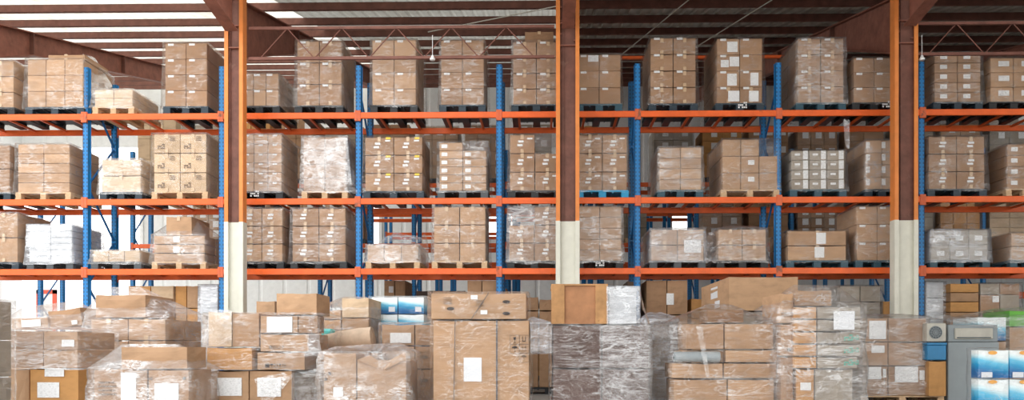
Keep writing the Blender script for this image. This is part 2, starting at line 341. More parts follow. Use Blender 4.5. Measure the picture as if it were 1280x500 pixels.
# framed window openings in the back wall
for i, (pa, pb, ya, yb_) in enumerate(((-15, 178, None, 182), (449, 476, 305, 258), (600, 642, 296, 268), (838, 864, 292, 262), (1176, 1192, 310, 262))):
    x0 = R(pa, 300, YB).x; x1 = R(pb, 300, YB).x; z0 = 1.2 if ya is None else bz(ya); z1 = bz(yb_)
    b = MB(); t = .07
    b.box(x0 - t, x0 + t, YB - .1, YB + .1, z0, z1); b.box(x1 - t, x1 + t, YB - .1, YB + .1, z0, z1)
    b.box(x0 - t, x1 + t, YB - .1, YB + .1, z0 - t, z0); b.box(x0 - t, x1 + t, YB - .1, YB + .1, z1, z1 + t)
    k = max(1, int((x1 - x0) / 1.8))
    for j in range(1, k): xx = x0 + (x1 - x0) * j / k; b.box(xx - .03, xx + .03, YB - .05, YB + .05, z0, z1)
    struct(b.build('window_%d' % (i + 1), M['wall']))

# steel columns
def column(px, label, W=.188):
    c = R(px, 300, YC); X = c.x; D = .085
    root = thing('steel_column', label, 'column', (X, YC, 0), 'steel columns in front of the racks')
    H = 7.35; zb = 3.2
    for s in (-1, 1):
        b = MB(); b.box(s * W - .022, s * W + .022, -D, D, zb, H); b.box(s * (W - .015) - .034, s * (W - .015) + .034, -D - .012, -D + .012, zb, H)
        b.build('flange', M['ochre'], root)
    b = MB(); b.box(-W, W, -.02, .02, zb, H); b.box(-.09, -.075, -.06, -.02, zb, H); b.build('web', M['web'], root)
    b = MB()
    for s in (-1, 1):
        b.box(s * W - .026, s * W + .026, -D, D, .03, zb); b.box(s * (W - .015) - .038, s * (W - .015) + .038, -D - .014, -D + .014, .03, zb)
    b.box(-W, W, -.03, .03, .03, zb); b.build('painted_base', M['cream'], root)
    b = MB(); b.box(-.3, .3, -.28, .28, 0, .03)
    for sx in (-1, 1):
        for sy in (-1, 1): b.tube((sx * .26, sy * .24, .02), (sx * .26, sy * .24, .07), .018)
    b.build('base_plate', M['rust'], root)
    # haunched stiffeners at the knee of the frame
    b = MB()
    for z in (6.35, 6.75, 7.25): b.box(-W, W, -D, D, z, z + .02)
    for k in range(6): b.tube((-.12 if k % 2 else .12, -.03, 6.45 + .12 * k), (-.12 if k % 2 else .12, -.07, 6.45 + .12 * k), .016)
    b.build('stiffener', M['rust'], root)
    return X
colX = [column(294.5, 'orange and brown steel column with a cream base, leftmost of the three', .15), column(709.5, 'orange and brown steel column with cream base, at the middle of the rack'),
        column(1130, 'orange and brown steel column with a cream base, rightmost of the three')]
pit = (colX[2] - colX[0]) / 2
def rafter(X, label, near=True):
    root = thing('roof_rafter', label, 'steel beam', (X, YC, 0), 'rafters under the roof')
    zz = lambda Y: roofz(Y) - .2
    def dep(Y): return .5 + max(0, (17.2 - Y)) * .17
    Ys = [YC + .2, 15.2, 16.2, 17.2, 20, 23, 26, 29, 32, YB - .3]
    b = MB()
    for a, c in zip(Ys, Ys[1:]):
        for (d0, d1, wd) in (('t', 0, .11), ('b', 0, .11)):
            za, zc = (zz(a), zz(c)) if d0 == 't' else (zz(a) - dep(a), zz(c) - dep(c))
            v = [(sx * wd, (a if e == 0 else c) - YC, (za if e == 0 else zc) + t) for t in (-.012, .012) for e in (0, 1) for sx in (-1, 1)]
            b.add(v, [(0, 1, 3, 2), (4, 6, 7, 5), (0, 4, 5, 1), (2, 3, 7, 6), (0, 2, 6, 4), (1, 5, 7, 3)])
    b.build('flange', M['rust'], root)
    b = MB()
    for a, c in zip(Ys, Ys[1:]):
        v = [(sx * .008, (a if e == 0 else c) - YC, (zz(a if e == 0 else c)) - (0 if t else dep(a if e == 0 else c))) for t in (0, 1) for e in (0, 1) for sx in (-1, 1)]
        b.add(v, [(0, 1, 3, 2), (4, 6, 7, 5), (0, 4, 5, 1), (2, 3, 7, 6), (0, 2, 6, 4), (1, 5, 7, 3)])
    b.build('web', M['rust'], root)
    for Y in (17.2, 21, 25, 29):
        b = MB(); b.box(-.105, .105, Y - YC - .012, Y - YC + .012, zz(Y) - dep(Y), zz(Y)); b.build('stiffener', M['web'], root)
    if near:   # the haunch on the camera's side of the column
        b = MB(); Y0, Y1 = YC - .2, 9.5; pts = [(Y0, 7.3, 6.62), (12.2, 7.35, 6.85), (11, 7.45, 6.98), (Y1, 7.6, 7.12)]
        for (a, ta, ba), (c, tc_, bc) in zip(pts, pts[1:]):
            for (za, zc, wd, th) in ((ta, tc_, .11, .012), (ba, bc, .11, .012)):
                v = [(sx * wd, (a if e == 0 else c) - YC, (za if e == 0 else zc) + t) for t in (-th, th) for e in (0, 1) for sx in (-1, 1)]
                b.add(v, [(0, 2, 3, 1), (4, 5, 7, 6), (0, 1, 5, 4), (2, 6, 7, 3), (0, 4, 6, 2), (1, 3, 7, 5)])
            v = [(sx * .008, a - YC, z) for z in (ba, ta) for sx in (-1, 1)] + [(sx * .008, c - YC, z) for z in (bc, tc_) for sx in (-1, 1)]
            b.add(v, [(0, 1, 3, 2), (4, 6, 7, 5), (0, 4, 5, 1), (2, 3, 7, 6), (0, 2, 6, 4), (1, 5, 7, 3)])
        b.build('haunch', M['rust'], root)
names = {-3: 'brown steel rafter over the bright bay at the far left', -2: 'brown sloping steel rafter seen past the top left pallet loads', -1: 'brown tapered rafter springing from the left column', 0: 'brown tapered rafter springing from the middle column',
         1: 'brown tapered rafter springing from the right column', 2: 'brown steel rafter behind the top right load'}
for k in (-2, -1, 0, 1, 2): rafter(colX[1] + (k - 0) * pit, names[k], k in (-1, 0, 1))
# purlins along the building
pm = MB(); Lh = (XR - XL) / 2
pm.box(-Lh, Lh, -.035, -.027, -.06, .1); pm.box(-Lh, Lh, -.035, .035, .092, .1); pm.box(-Lh, Lh, -.035, .035, -.06, -.052)
pme = pm.mesh('roof_purlin', M['purlin'])
ordn = 'first second third fourth fifth sixth seventh eighth ninth tenth eleventh twelfth thirteenth fourteenth fifteenth sixteenth'.split()
for i in range(12):
    Y = YC + .65 + i * 1.72; o = bpy.data.objects.new('roof_purlin', pme); C.objects.link(o); o.location = ((XL + XR) / 2, Y, roofz(Y) + .13)
    tag(o, 'long brown purlin under the corrugated roof, %s from the columns' % ordn[i], 'steel beam', 'roof purlins')
# lattice trusses between the columns
def truss(xa, xb, label, z0=6.19, z1=6.74, Y=YC + .02):
    root = thing('lattice_truss', label, 'truss', (xa, Y, 0), 'lattice trusses between the columns')
    b = MB(); b.bar((0, 0, z0), (xb - xa, 0, z0), .05, .05); b.build('bottom_chord', M['purlin'], root)
    b = MB(); b.bar((0, 0, z1), (xb - xa, 0, z1), .05, .05); b.build('top_chord', M['purlin'], root)
    x = .2; k = 0
    while x + .5 < xb - xa:
        b = MB(); b.tube((x, 0, z0 if k % 2 == 0 else z1), (x + .5, 0, z1 if k % 2 == 0 else z0), .011, n=6); b.build('diagonal', M['purlin'], root); x += .5; k += 1
truss(colX[0] + .24, colX[1] - .24, 'brown lattice truss with zigzag rods between left and middle columns')
truss(colX[2] + .24, colX[2] + pit, 'brown lattice truss with zigzag rods right of the right column')
b = MB(); xm0, xm1 = colX[1] + .22, colX[2] - .22
b.bar((xm0, YC + 2.9, 7.25), (xm1, YC + 2.9, 7.25), .06, .06); tag(b.build('tie_rod', M['beam'], origin=(xm0, YC + 2.9, 7.25)), 'orange tie rod under the dark roof between middle and right columns', 'rod')
for (a, c, Ya, Yc_, lab) in (((775, 70), (868, -6), 18, 15, 'thin diagonal bracing wire under roof above two tall loads'), ((865, 62), (968, -2), 18, 15, 'thin diagonal bracing wire ending near the right rafter'), ((535, 40), (705, 6), 16, 15, 'thin shallow bracing wire reaching the middle column')):
    b = MB(); p = R(a[0], a[1], Ya); q = R(c[0], c[1], Yc_); b.tube((0, 0, 0), q - p, .012, n=6); tag(b.build('bracing_wire', M['beige'], loc=p), lab, 'wire', 'roof bracing wires')
for px, lab in ((541, 'small round white lamp hanging from the lattice truss'), (1151, 'small round white lamp hanging beside the right column')):
    t = R(px, 74, YC - .02); root = thing('pendant_lamp', lab, 'lamp', (t.x, t.y - .04, t.z), 'small pendant lamps')
    b = MB(); b.tube((0, 0, .03), (0, 0, .42), .006, n=6); b.build('cord', M['white'], root)
    b = MB(); b.tube((0, 0, .0), (0, 0, .05), .035, .02); b.tube((0, 0, -.035), (0, 0, .0), .045, .05); b.build('lamp_shade', M['white'], root)

# ------------------------------------------------------------------ racks
YA = 14.55; RD = 1.05
ZL = [2.423, 3.756, 5.385]       # tops of the beams
BH = .115
def rack(label, Xs, Y, levels, detail=True, group=None, ptop=6.29, bars=True, skip=()):
    root = thing('pallet_rack', label, 'pallet rack', (Xs[0], Y, 0), group)
    O = Xs[0]
    pm_ = MB(); w_ = .052
    pm_.box(-w_, w_, -.004, .004, 0, ptop); pm_.box(-w_, -w_ + .006, -.004, .075, 0, ptop); pm_.box(w_ - .006, w_, -.004, .075, 0, ptop)
    pm_.box(-w_ - .01, w_ + .01, .075, .08, 0, ptop)
    pm_.box(-.075, .075, -.03, .12, 0, .012)
    pme_ = pm_.mesh('rack_post', M['post'])
    for X in Xs:
        inst('post', pme_, root, (X - O, 0, 0)); inst('post', pme_, root, (X - O, RD - .08, 0))
        if detail:
            z = .25; k = 0
            while z + .95 < ptop:
                b = MB(); a, c = (.08, RD - .08) if k % 2 == 0 else (RD - .08, .08)
                b.bar((0, a, z), (0, c, z + .9), .035, .025); inst('brace', b.mesh('rack_brace', M['brace']), root, (X - O, 0, 0)); z += .95; k += 1
    for li in levels:
        z = ZL[li]
        for bi, (a, c) in enumerate(zip(Xs, Xs[1:])):
            if (li, bi) in skip: continue
            for side in (0, 1):
                yy = -.032 if side == 0 else RD - .02
                b = MB(); b.box(a - O + .05, c - O - .05, yy - .02, yy + .03, z - BH, z, bev=.008)
                b.box(a - O + .06, c - O - .06, yy - .023, yy - .018, z - BH * .62, z - BH * .38)
                bo = b.build('beam', M['beam'], root)
                if detail or side == 0:
                    for xx in (a + .028, c - .028):
                        b = MB(); b.box(xx - O - .028, xx - O + .028, yy - .03, yy + .012, z - BH - .05, z + .035, bev=.004)
                        for hz in (-.12, -.05, .01): b.tube((xx - O, yy - .036, z + hz), (xx - O, yy - .028, z + hz), .008, n=8)
                        k_ = b.build('beam_connector', M['connector'], bo)
            if bars and detail:
                for f in (.14, .38, .62, .86):
                    xx = a + (c - a) * f - O; b = MB(); b.box(xx - .022, xx + .022, .0, RD - .05, z - .05, z - .012); b.build('support_bar', M['beam'], root)
    return root
XA = [R(x, 300, YA).x for x in (107, 277, 448, 624, 797, 973, 1152)]
st = (XA[-1] - XA[0]) / 6
XA = [XA[0] - st] + XA + [XA[-1] + st]
rack('long blue and orange pallet rack three levels high behind the steel columns', XA, YA, (0, 1, 2))
YBK = 20.8
XB = [R(x, 300, YBK).x for x in (165, 282.5, 399.5, 517, 634, 752.5, 871, 990, 1110, 1230)]
sb = (XB[-1] - XB[0]) / 9; XB = [XB[0] - sb] + XB + [XB[-1] + sb]
rack('second pallet rack across the aisle, seen between the loads', XB, YBK, (0, 1, 2), True, None, skip=((0, 0), (0, 1), (0, 2), (1, 0), (2, 0), (0, 3), (0, 4), (0, 5), (0, 6), (0, 7), (0, 8), (0, 9)))
XCk = [XB[3] + i * sb for i in range(8)]
rack('third pallet rack with bare orange beams behind the second', XCk, 25.4, (1, 2), False)
rack('rearmost pallet rack with bare orange beams near the back wall', XCk, 29.6, (1, 2), False)

# ------------------------------------------------------------------ pallets
pcache = {}
def pallet(x0, x1, yf, z, kind, label, group, depth=1.05):
    """pallet with front face at yf; returns its height"""
    w_ = round(x1 - x0, 2); wood = kind.startswith('wood'); key = (w_, kind, depth)
    if key not in pcache:
        H = .135
        mt = M['wood'] if wood else M['plastic_' + kind]
        t = MB()
        if wood:
            n_ = 7; bw = depth / n_
            for i in range(n_): t.box(-w_ / 2, w_ / 2, i * bw + .008, (i + 1) * bw - .012, H - .022, H)
            for xx in (-w_ / 2 + .05, 0, w_ / 2 - .05): t.box(xx - .05, xx + .05, .01, depth - .01, H - .042, H - .022)
        else:
            t.box(-w_ / 2, w_ / 2, 0, depth, H - .035, H, bev=.006)
            for xx in range(5): 
                X_ = -w_ / 2 + w_ * (xx + .5) / 5; t.box(X_ - .01, X_ + .01, .02, depth - .02, H - .055, H - .035)
        s = MB(); hw = .055 if wood else .07; s.box(-hw, hw, .0, depth, H - (.066 if wood else .06), H - (.042 if wood else .035))
        for yy in (0, depth / 2 - .06, depth - .12): s.box(-hw, hw, yy + .005, yy + .115, .022, H - (.042 if wood else .035), bev=.006)
        bo = MB()
        for xx in (-w_ / 2 + hw, 0, w_ / 2 - hw): bo.box(xx - hw, xx + hw, .0, depth, 0, .022)
        pcache[key] = (t.mesh('top_deck', mt), s.mesh('support_block', mt), bo.mesh('bottom_skid', mt), hw, H)
    t, s, bo, hw, H = pcache[key]
    root = thing('wooden_pallet' if wood else 'plastic_pallet', label, 'pallet', ((x0 + x1) / 2, yf, z), group)
    inst('top_deck', t, root); inst('bottom_skid', bo, root)
    for xx in (-w_ / 2 + hw, 0, w_ / 2 - hw): inst('support_block', s, root, (xx, 0, 0))
    return root
KN = {'wood': 'wooden', 'black': 'black plastic', 'navy': 'dark navy plastic', 'blue': 'bright blue plastic', 'teal': 'dark teal plastic', 'grey': 'dark grey plastic'}

# ------------------------------------------------------------------ cartons
boxcache = {}
def box_mesh(w_, d, h, mat, seed=0):
    key = (round(w_, 2), round(d, 2), round(h, 2), mat, seed % 3)
    if key in boxcache: return boxcache[key]
    rnd = random.Random(hash(key[:3]) & 0xffff | seed); nx, ny, nz = 5, 3, 4
    b = MB(); vs = {}; lst = []
    def V(i, j, k):
        if (i, j, k) in vs: return vs[(i, j, k)]
        x = (i / nx - .5) * w_; y = (j / ny) * d; z = (k / nz) * h; bl = .006
        fx = math.sin(math.pi * i / nx); fz = math.sin(math.pi * k / nz); fy = math.sin(math.pi * j / ny)
        r_ = rnd.uniform(.2, 1.3) * .012
        if j == 0: y -= r_ * fx * fz
        if j == ny: y += r_ * fx * fz
        if i == 0: x -= r_ * fy * fz
        if i == nx: x += r_ * fy * fz
        if k == nz: z -= r_ * .8 * fx
        # softened corners
        e = (i in (0, nx)) + (j in (0, ny)) + (k in (0, nz))
        if e >= 2:
            x *= (1 - bl / w_ * 1.2); y += (bl if j == 0 else -bl if j == ny else 0); z += (bl * .5 if k == 0 else -bl if k == nz else 0)
        vs[(i, j, k)] = len(lst); lst.append((x, y, z)); return vs[(i, j, k)]
    fs = []
    for i in range(nx):
        for k in range(nz):
            fs.append((V(i, 0, k), V(i + 1, 0, k), V(i + 1, 0, k + 1), V(i, 0, k + 1))); fs.append((V(i, ny, k), V(i, ny, k + 1), V(i + 1, ny, k + 1), V(i + 1, ny, k)))
    for j in range(ny):
        for k in range(nz):
            fs.append((V(0, j, k), V(0, j, k + 1), V(0, j + 1, k + 1), V(0, j + 1, k))); fs.append((V(nx, j, k), V(nx, j + 1, k), V(nx, j + 1, k + 1), V(nx, j, k + 1)))
    for i in range(nx):
        for j in range(ny):
            fs.append((V(i, j, 0), V(i, j + 1, 0), V(i + 1, j + 1, 0), V(i + 1, j, 0))); fs.append((V(i, j, nz), V(i + 1, j, nz), V(i + 1, j + 1, nz), V(i, j + 1, nz)))
    b.add(lst, fs); me = b.mesh('carton', mat if not isinstance(mat, str) else (K[mat] if mat in K else M[mat])); boxcache[key] = me; return me
CARTONS = []   # every carton is planned first; the 300 that show largest become things
def carton(x0, x1, yf, z0, z1, depth, mat, label, group, labels=(), tape=True, prints=(), rot=0, area=None, name='carton', tilt=0):
    a = (x1 - x0) * (z1 - z0) * (F / yf) ** 2 if area is None else area
    CARTONS.append(dict(x0=x0, x1=x1, yf=yf, z0=z0, z1=z1, d=depth, mat=mat, label=label, group=group, labels=list(labels), tape=tape, prints=list(prints), rot=rot, area=a, name=name, tilt=tilt))
    return CARTONS[-1]
stick = {}
def sticker(w_, h, mat):
    key = (round(w_, 2), round(h, 2), mat)
    if key not in stick:
        b = MB(); w_, h = key[0], key[1]; b.box(-w_ / 2, w_ / 2, -.002, .002, -h / 2, h / 2); stick[key] = b.mesh('label', M[mat])
    return stick[key]
def symbol(kind, s, mat='ink'):
    key = (kind, round(s, 2), mat)
    if key in stick: return stick[key]
    b = MB(); y0, y1 = -.0015, .0015
    def bx(x0, x1, z0, z1): b.box(x0 * s, x1 * s, y0, y1, z0 * s, z1 * s)
    def poly(pts):
        n_ = len(pts); vs = [(p[0] * s, y, p[1] * s) for y in (y0, y1) for p in pts]
        b.add(vs, [tuple(range(n_)), tuple(range(n_, 2 * n_))[::-1]] + [(i, n_ + i, n_ + (i + 1) % n_, (i + 1) % n_) for i in range(n_)])
    if kind == 'arrows':      # two upright arrows over a line
        for cx in (-.25, .25):
            bx(cx - .05, cx + .05, -.25, .2); poly([(cx - .17, .18), (cx + .17, .18), (cx, .46)])
        bx(-.45, .45, -.42, -.34)
    elif kind == 'glass':     # stemmed glass
        poly([(-.2, .42), (-.16, .05), (0, -.05), (.16, .05), (.2, .42)]); bx(-.03, .03, -.4, 0); bx(-.18, .18, -.44, -.37)
    elif kind == 'umbrella':
        poly([(.42 * math.cos(t), .05 + .36 * math.sin(t)) for t in [math.pi * i / 8 for i in range(9)]]); bx(-.03, .03, -.4, .1); bx(-.03, .14, -.44, -.37)
    elif kind == 'cup':       # U-shaped mark
        bx(-.28, -.18, -.3, .4); bx(.18, .28, -.3, .4); bx(-.28, .28, -.4, -.28)
    elif kind == 'frame':
        bx(-.5, .5, .46, .5); bx(-.5, .5, -.5, -.46); bx(-.5, -.46, -.5, .5); bx(.46, .5, -.5, .5)
    elif kind == 'square':
        bx(-.4, .4, -.4, .4)
    elif kind == 'lines':     # block of printed text lines
        rr = random.Random(3)
        for i in range(4):
            z = .36 - i * .22; x = -.5
            while x < .4:
                e = x + rr.uniform(.06, .22); bx(x, min(e, .5), z - .1, z); x = e + .05
    elif kind == 'oval':
        poly([(.5 * math.cos(2 * math.pi * i / 14), .22 * math.sin(2 * math.pi * i / 14)) for i in range(14)])
    elif kind == 'mark':      # dark stencilled patch of small blocks
        rr = random.Random(5)
        for i in range(5):
            for j in range(3):
                if rr.random() < .75: x = -.5 + i * .2; z = -.35 + j * .25; bx(x, x + .16, z, z + .18)
    stick[key] = b.mesh('printed_mark', M[mat]); return stick[key]
def make_cartons():
    CARTONS.sort(key=lambda c: -c['area'])
    for i, c in enumerate(CARTONS[:300]):
        w_ = c['x1'] - c['x0']; h = c['z1'] - c['z0']
        o = bpy.data.objects.new(c['name'], box_mesh(w_, c['d'], h, c['mat'], i)); C.objects.link(o); o.location = ((c['x0'] + c['x1']) / 2, c['yf'], c['z0'])
        o.rotation_euler = (0, c['tilt'], c['rot']); tag(o, c['label'], 'carton', c['group'])
        yo = -.016
        if c['tape'] and h > .1 and c['area'] > 500:
            key = ('tape', round(h, 2))
            if key not in stick:
                b = MB(); hh = key[1]; t = min(.09, hh * .28)
                b.box(-.03, .03, -.002, .002, hh - t, hh - .004); b.box(-.03, .03, -.002, .002, .004, t * .8); stick[key] = b.mesh('tape', M['tape'])
            inst('tape', stick[key], o, (0, yo + .003, 0))
        for (fx, fz, lw, lh, lm) in c['labels']: inst('label' if lm != 'yellow' else 'yellow_sticker', sticker(lw, lh, lm), o, (fx, yo, fz))
        for (kind, fx, fz, s, lm) in c['prints']: inst('printed_mark', symbol(kind, s, lm), o, (fx, yo + .001, fz))
    rest = CARTONS[300:]
    print('cartons', len(CARTONS), 'rest', len(rest), 'cut area', CARTONS[299]['area'] if len(CARTONS) > 299 else None)
    if rest:
        b = MB(); lb = MB(); kinds = sorted({c['mat'] for c in rest})
        for c in rest:
            b.box(c['x0'], c['x1'], c['yf'], c['yf'] + c['d'], c['z0'], c['z1'], kinds.index(c['mat']), bev=.008)
            for (fx, fz, lw, lh, lm) in c['labels']:
                xc = (c['x0'] + c['x1']) / 2 + fx; zc = c['z0'] + fz; lb.box(xc - lw / 2, xc + lw / 2, c['yf'] - .004, c['yf'] - .001, zc - lh / 2, zc + lh / 2)
        o = b.build('carton', [K[k] for k in kinds]); tag(o, 'many small brown cartons on the second rack and deep inside the loads', 'carton'); o['kind'] = 'stuff'
        if lb.v:
            l = lb.build('label', M['paper'], o); l['kind'] = 'stuff'

# ------------------------------------------------------------------ film
def film(x0, x1, y0, y1, z0, z1, mat, label, group=None, off=.022, amp=.012, seed=0, tent=None, flare=0, top=True, rag=.03, name='stretch_film', nu=14, nv=12, dome=0):
    """stretch film wound round a load; tent=[(x, z), ...] are peaks that the top sheet is pulled up to"""
    b = MB(); sd = seed * 7.31
    x0 -= off; x1 += off; y0 -= off + .012; y1 += off
    cx, cy = (x0 + x1) / 2, (y0 + y1) / 2
    def ring(u):  # u in 0..4 around the footprint
        s = int(u) % 4; t = u - int(u)
        return [(x0 + (x1 - x0) * t, y0), (x1, y0 + (y1 - y0) * t), (x1 - (x1 - x0) * t, y1), (x0, y1 - (y1 - y0) * t)][s]
    n_ = nu * 4; rows = []
    for j in range(nv + 1):
        v = j / nv; row = []
        for i in range(n_):
            u = 4 * i / n_; X, Y = ring(u); z = z0 + (z1 + .012 - z0) * v
            if j == 0: z += noise.noise(Vector((X * 3 + sd, Y * 3, 0))) * rag
            nn = noise.noise(Vector((X * 2.3 + sd, Y * 2.3, z * 7 + sd))) * .6 + noise.noise(Vector((X * 7, Y * 7 + sd, z * 15))) * .4
            e = (amp * max(-.8, nn) + amp * .5) + flare * (1 - v) ** 2
            dx = -1 if X <= x0 + 1e-4 else (1 if X >= x1 - 1e-4 else 0); dy = -1 if Y <= y0 + 1e-4 else (1 if Y >= y1 - 1e-4 else 0)
            row.append((X + dx * e, Y + dy * e, z))
        rows.append(row)
    vs = [p for r_ in rows for p in r_]; fs = [(j * n_ + i, j * n_ + (i + 1) % n_, (j + 1) * n_ + (i + 1) % n_, (j + 1) * n_ + i) for j in range(nv) for i in range(n_)]
    if top:
        peaks = tent or []
        m = 8; prev = nv * n_; base = len(vs)
        for q in range(1, m + 1):
            t = q / m
            for i in range(n_):
                X, Y, Z = rows[-1][i]
                if peaks:
                    # pull towards the closest point of the ridge joining the peaks
                    xa, xb = min(p[0] for p in peaks), max(p[0] for p in peaks)
                    tx = min(max(X, xa), xb); zz_ = peaks[0][1] if len(peaks) == 1 or xb == xa else peaks[0][1] + (peaks[1][1] - peaks[0][1]) * (tx - peaks[0][0]) / (peaks[1][0] - peaks[0][0])
                    cyy = cy - (y1 - y0) * .12
                    z = Z + (zz_ - Z) * (t ** 1.12); X_ = X + (tx - X) * t; Y_ = Y + (cyy - Y) * t
                else:
                    z = Z + dome * math.sin(t * math.pi / 2); X_ = X + (cx - X) * t; Y_ = Y + (cy - Y) * t
                z += abs(noise.noise(Vector((X_ * 5 + sd, Y_ * 5, 3)))) * (.02 if not dome else .05) * math.sin(t * math.pi)
                vs.append((X_, Y_, z))
            cur = base + (q - 1) * n_
            fs += [(prev + i, prev + (i + 1) % n_, cur + (i + 1) % n_, cur + i) for i in range(n_)]; prev = cur
    b.add(vs, fs, 0, True)
    o = b.build(name, M[mat], origin=(cx, y0, z0)); return tag(o, label, 'plastic film', group)
def drape(pts, mat, label, amp=.04, seed=1, n=16, group=None, name='loose_film'):
    """crumpled hanging sheet between four corners (a,b,c,d in order)"""
    a, b_, c, d = [Vector(p) for p in pts]; vs = []; nrm = (b_ - a).cross(d - a).normalized()
    for j in range(n + 1):
        for i in range(n + 1):
            u, v = i / n, j / n; p = (a * (1 - u) + b_ * u) * (1 - v) + (d * (1 - u) + c * u) * v
            k = math.sin(math.pi * min(1, max(0, u))) * .5 + .5
            nn = noise.noise(p * 5 + Vector((seed * 9, 0, 0))) + .5 * noise.noise(p * 13 + Vector((seed, 0, 0)))
            p = p + nrm * nn * amp * k; p.z += noise.noise(Vector((u * 3 + seed, v * 3, 1))) * amp * .8
            vs.append(p)
    fs = [(j * (n + 1) + i, j * (n + 1) + i + 1, (j + 1) * (n + 1) + i + 1, (j + 1) * (n + 1) + i) for j in range(n) for i in range(n)]
    m = MB(); m.add(vs, fs, 0, True); return tag(m.build(name, M[mat], origin=a), label, 'plastic film', group)

# ------------------------------------------------------------------ loads on the racks
RN = {1: [''], 2: ['bottom', 'top'], 3: ['bottom', 'middle', 'top'], 4: ['bottom', 'lower-middle', 'upper-middle', 'top'],
      5: ['bottom', 'second-lowest', 'middle', 'second-highest', 'top'], 6: ['bottom', 'second-lowest', 'third-lowest', 'third-highest', 'second-highest', 'top'],
      7: ['bottom', 'second-lowest', 'third-lowest', 'middle', 'third-highest', 'second-highest', 'top']}
CN = {1: [''], 2: ['left', 'right'], 3: ['left', 'centre', 'right'], 4: ['left', 'centre-left', 'centre-right', 'right']}
MN = {'brown': 'brown', 'tan': 'tan', 'pale': 'pale', 'dark': 'dark brown', 'orange': 'orange-brown', 'rag': 'dark', 'grey': 'greyish', 'silver': 'silvery', 'violet': 'purplish brown', 'ocean': 'blue wave-printed'}
def stack(x0, x1, yf, z0, z1, nx, nz, depth, mat, desc, group, side=None, ny=2, lab=None, abslab=(), missing=(), prints=None, tape=True, areaf=1.0, rowh=None, jit=.006):
    rnd = random.Random(int(abs(x0 * 1000 + z0 * 77))); cw = (x1 - x0) / nx
    hs = rowh or [1] * nz; tot = sum(hs); zs = [z0]
    for h in hs: zs.append(zs[-1] + (z1 - z0) * h / tot)
    for r_ in range(nz):
        for c in range(nx):
            if (r_, c) in missing: continue
            rn, cn = RN[nz][r_], CN[nx][c]; pos = ' '.join(q for q in (rn, cn) if q)
            split_ = ny == 2 and side and ((side == 'r' and c == nx - 1) or (side == 'l' and c == 0))
            a0 = x0 + c * cw + .005; a1 = a0 + cw - .010; ya = yf + rnd.uniform(0, jit); zb, zc = zs[r_] + .001, zs[r_ + 1] - .005
            labs = list(lab or [])
            out = []
            for (fx, fz, lw, lh, lm) in labs: out.append((fx * cw, fz * (zc - zb), lw, lh, lm))
            for (lx0, lx1, ly0, ly1) in abslab:
                p = R(lx0, ly0, yf); q = R(lx1, ly1, yf); mx_, mz_ = (p.x + q.x) / 2, (p.z + q.z) / 2
                if a0 <= mx_ < a1 and zb <= mz_ < zc: out.append((mx_ - (a0 + a1) / 2, mz_ - zb, min(q.x - p.x, cw * .95), min(p.z - q.z, (zc - zb) * .9), 'paper'))
            pr = []
            for (kind, fx, fz, s, lm) in (prints or []): pr.append((kind, fx * cw, fz * (zc - zb), s * min(cw, zc - zb), lm))
            ar = (a1 - a0) * (zc - zb) * (F / yf) ** 2 * areaf
            carton(a0, a1, ya, zb, zc, (depth / 2 - .004) if split_ else depth - .01, mat, '%s carton, %s%s' % (MN[mat], (pos + ' of ') if pos else 'low one on ', desc), group, out, tape, pr, area=ar)
            if split_: carton(a0, a1, yf + depth / 2 + .002, zb, zc, depth / 2 - .01, mat, '%s carton, %s back half of %s' % (MN[mat], rn, desc), group, (), False, area=ar * .22)
LVN = ['lower rack level', 'middle rack level', 'top rack level']
L2 = lambda: [(-.05, .62, .10, .035, 'paper'), (-.09, .42, .10, .035, 'paper'), (.3, .78, .10, .03, 'paper')]
T = [(-.22, .93, .11, .04, 'paper')]
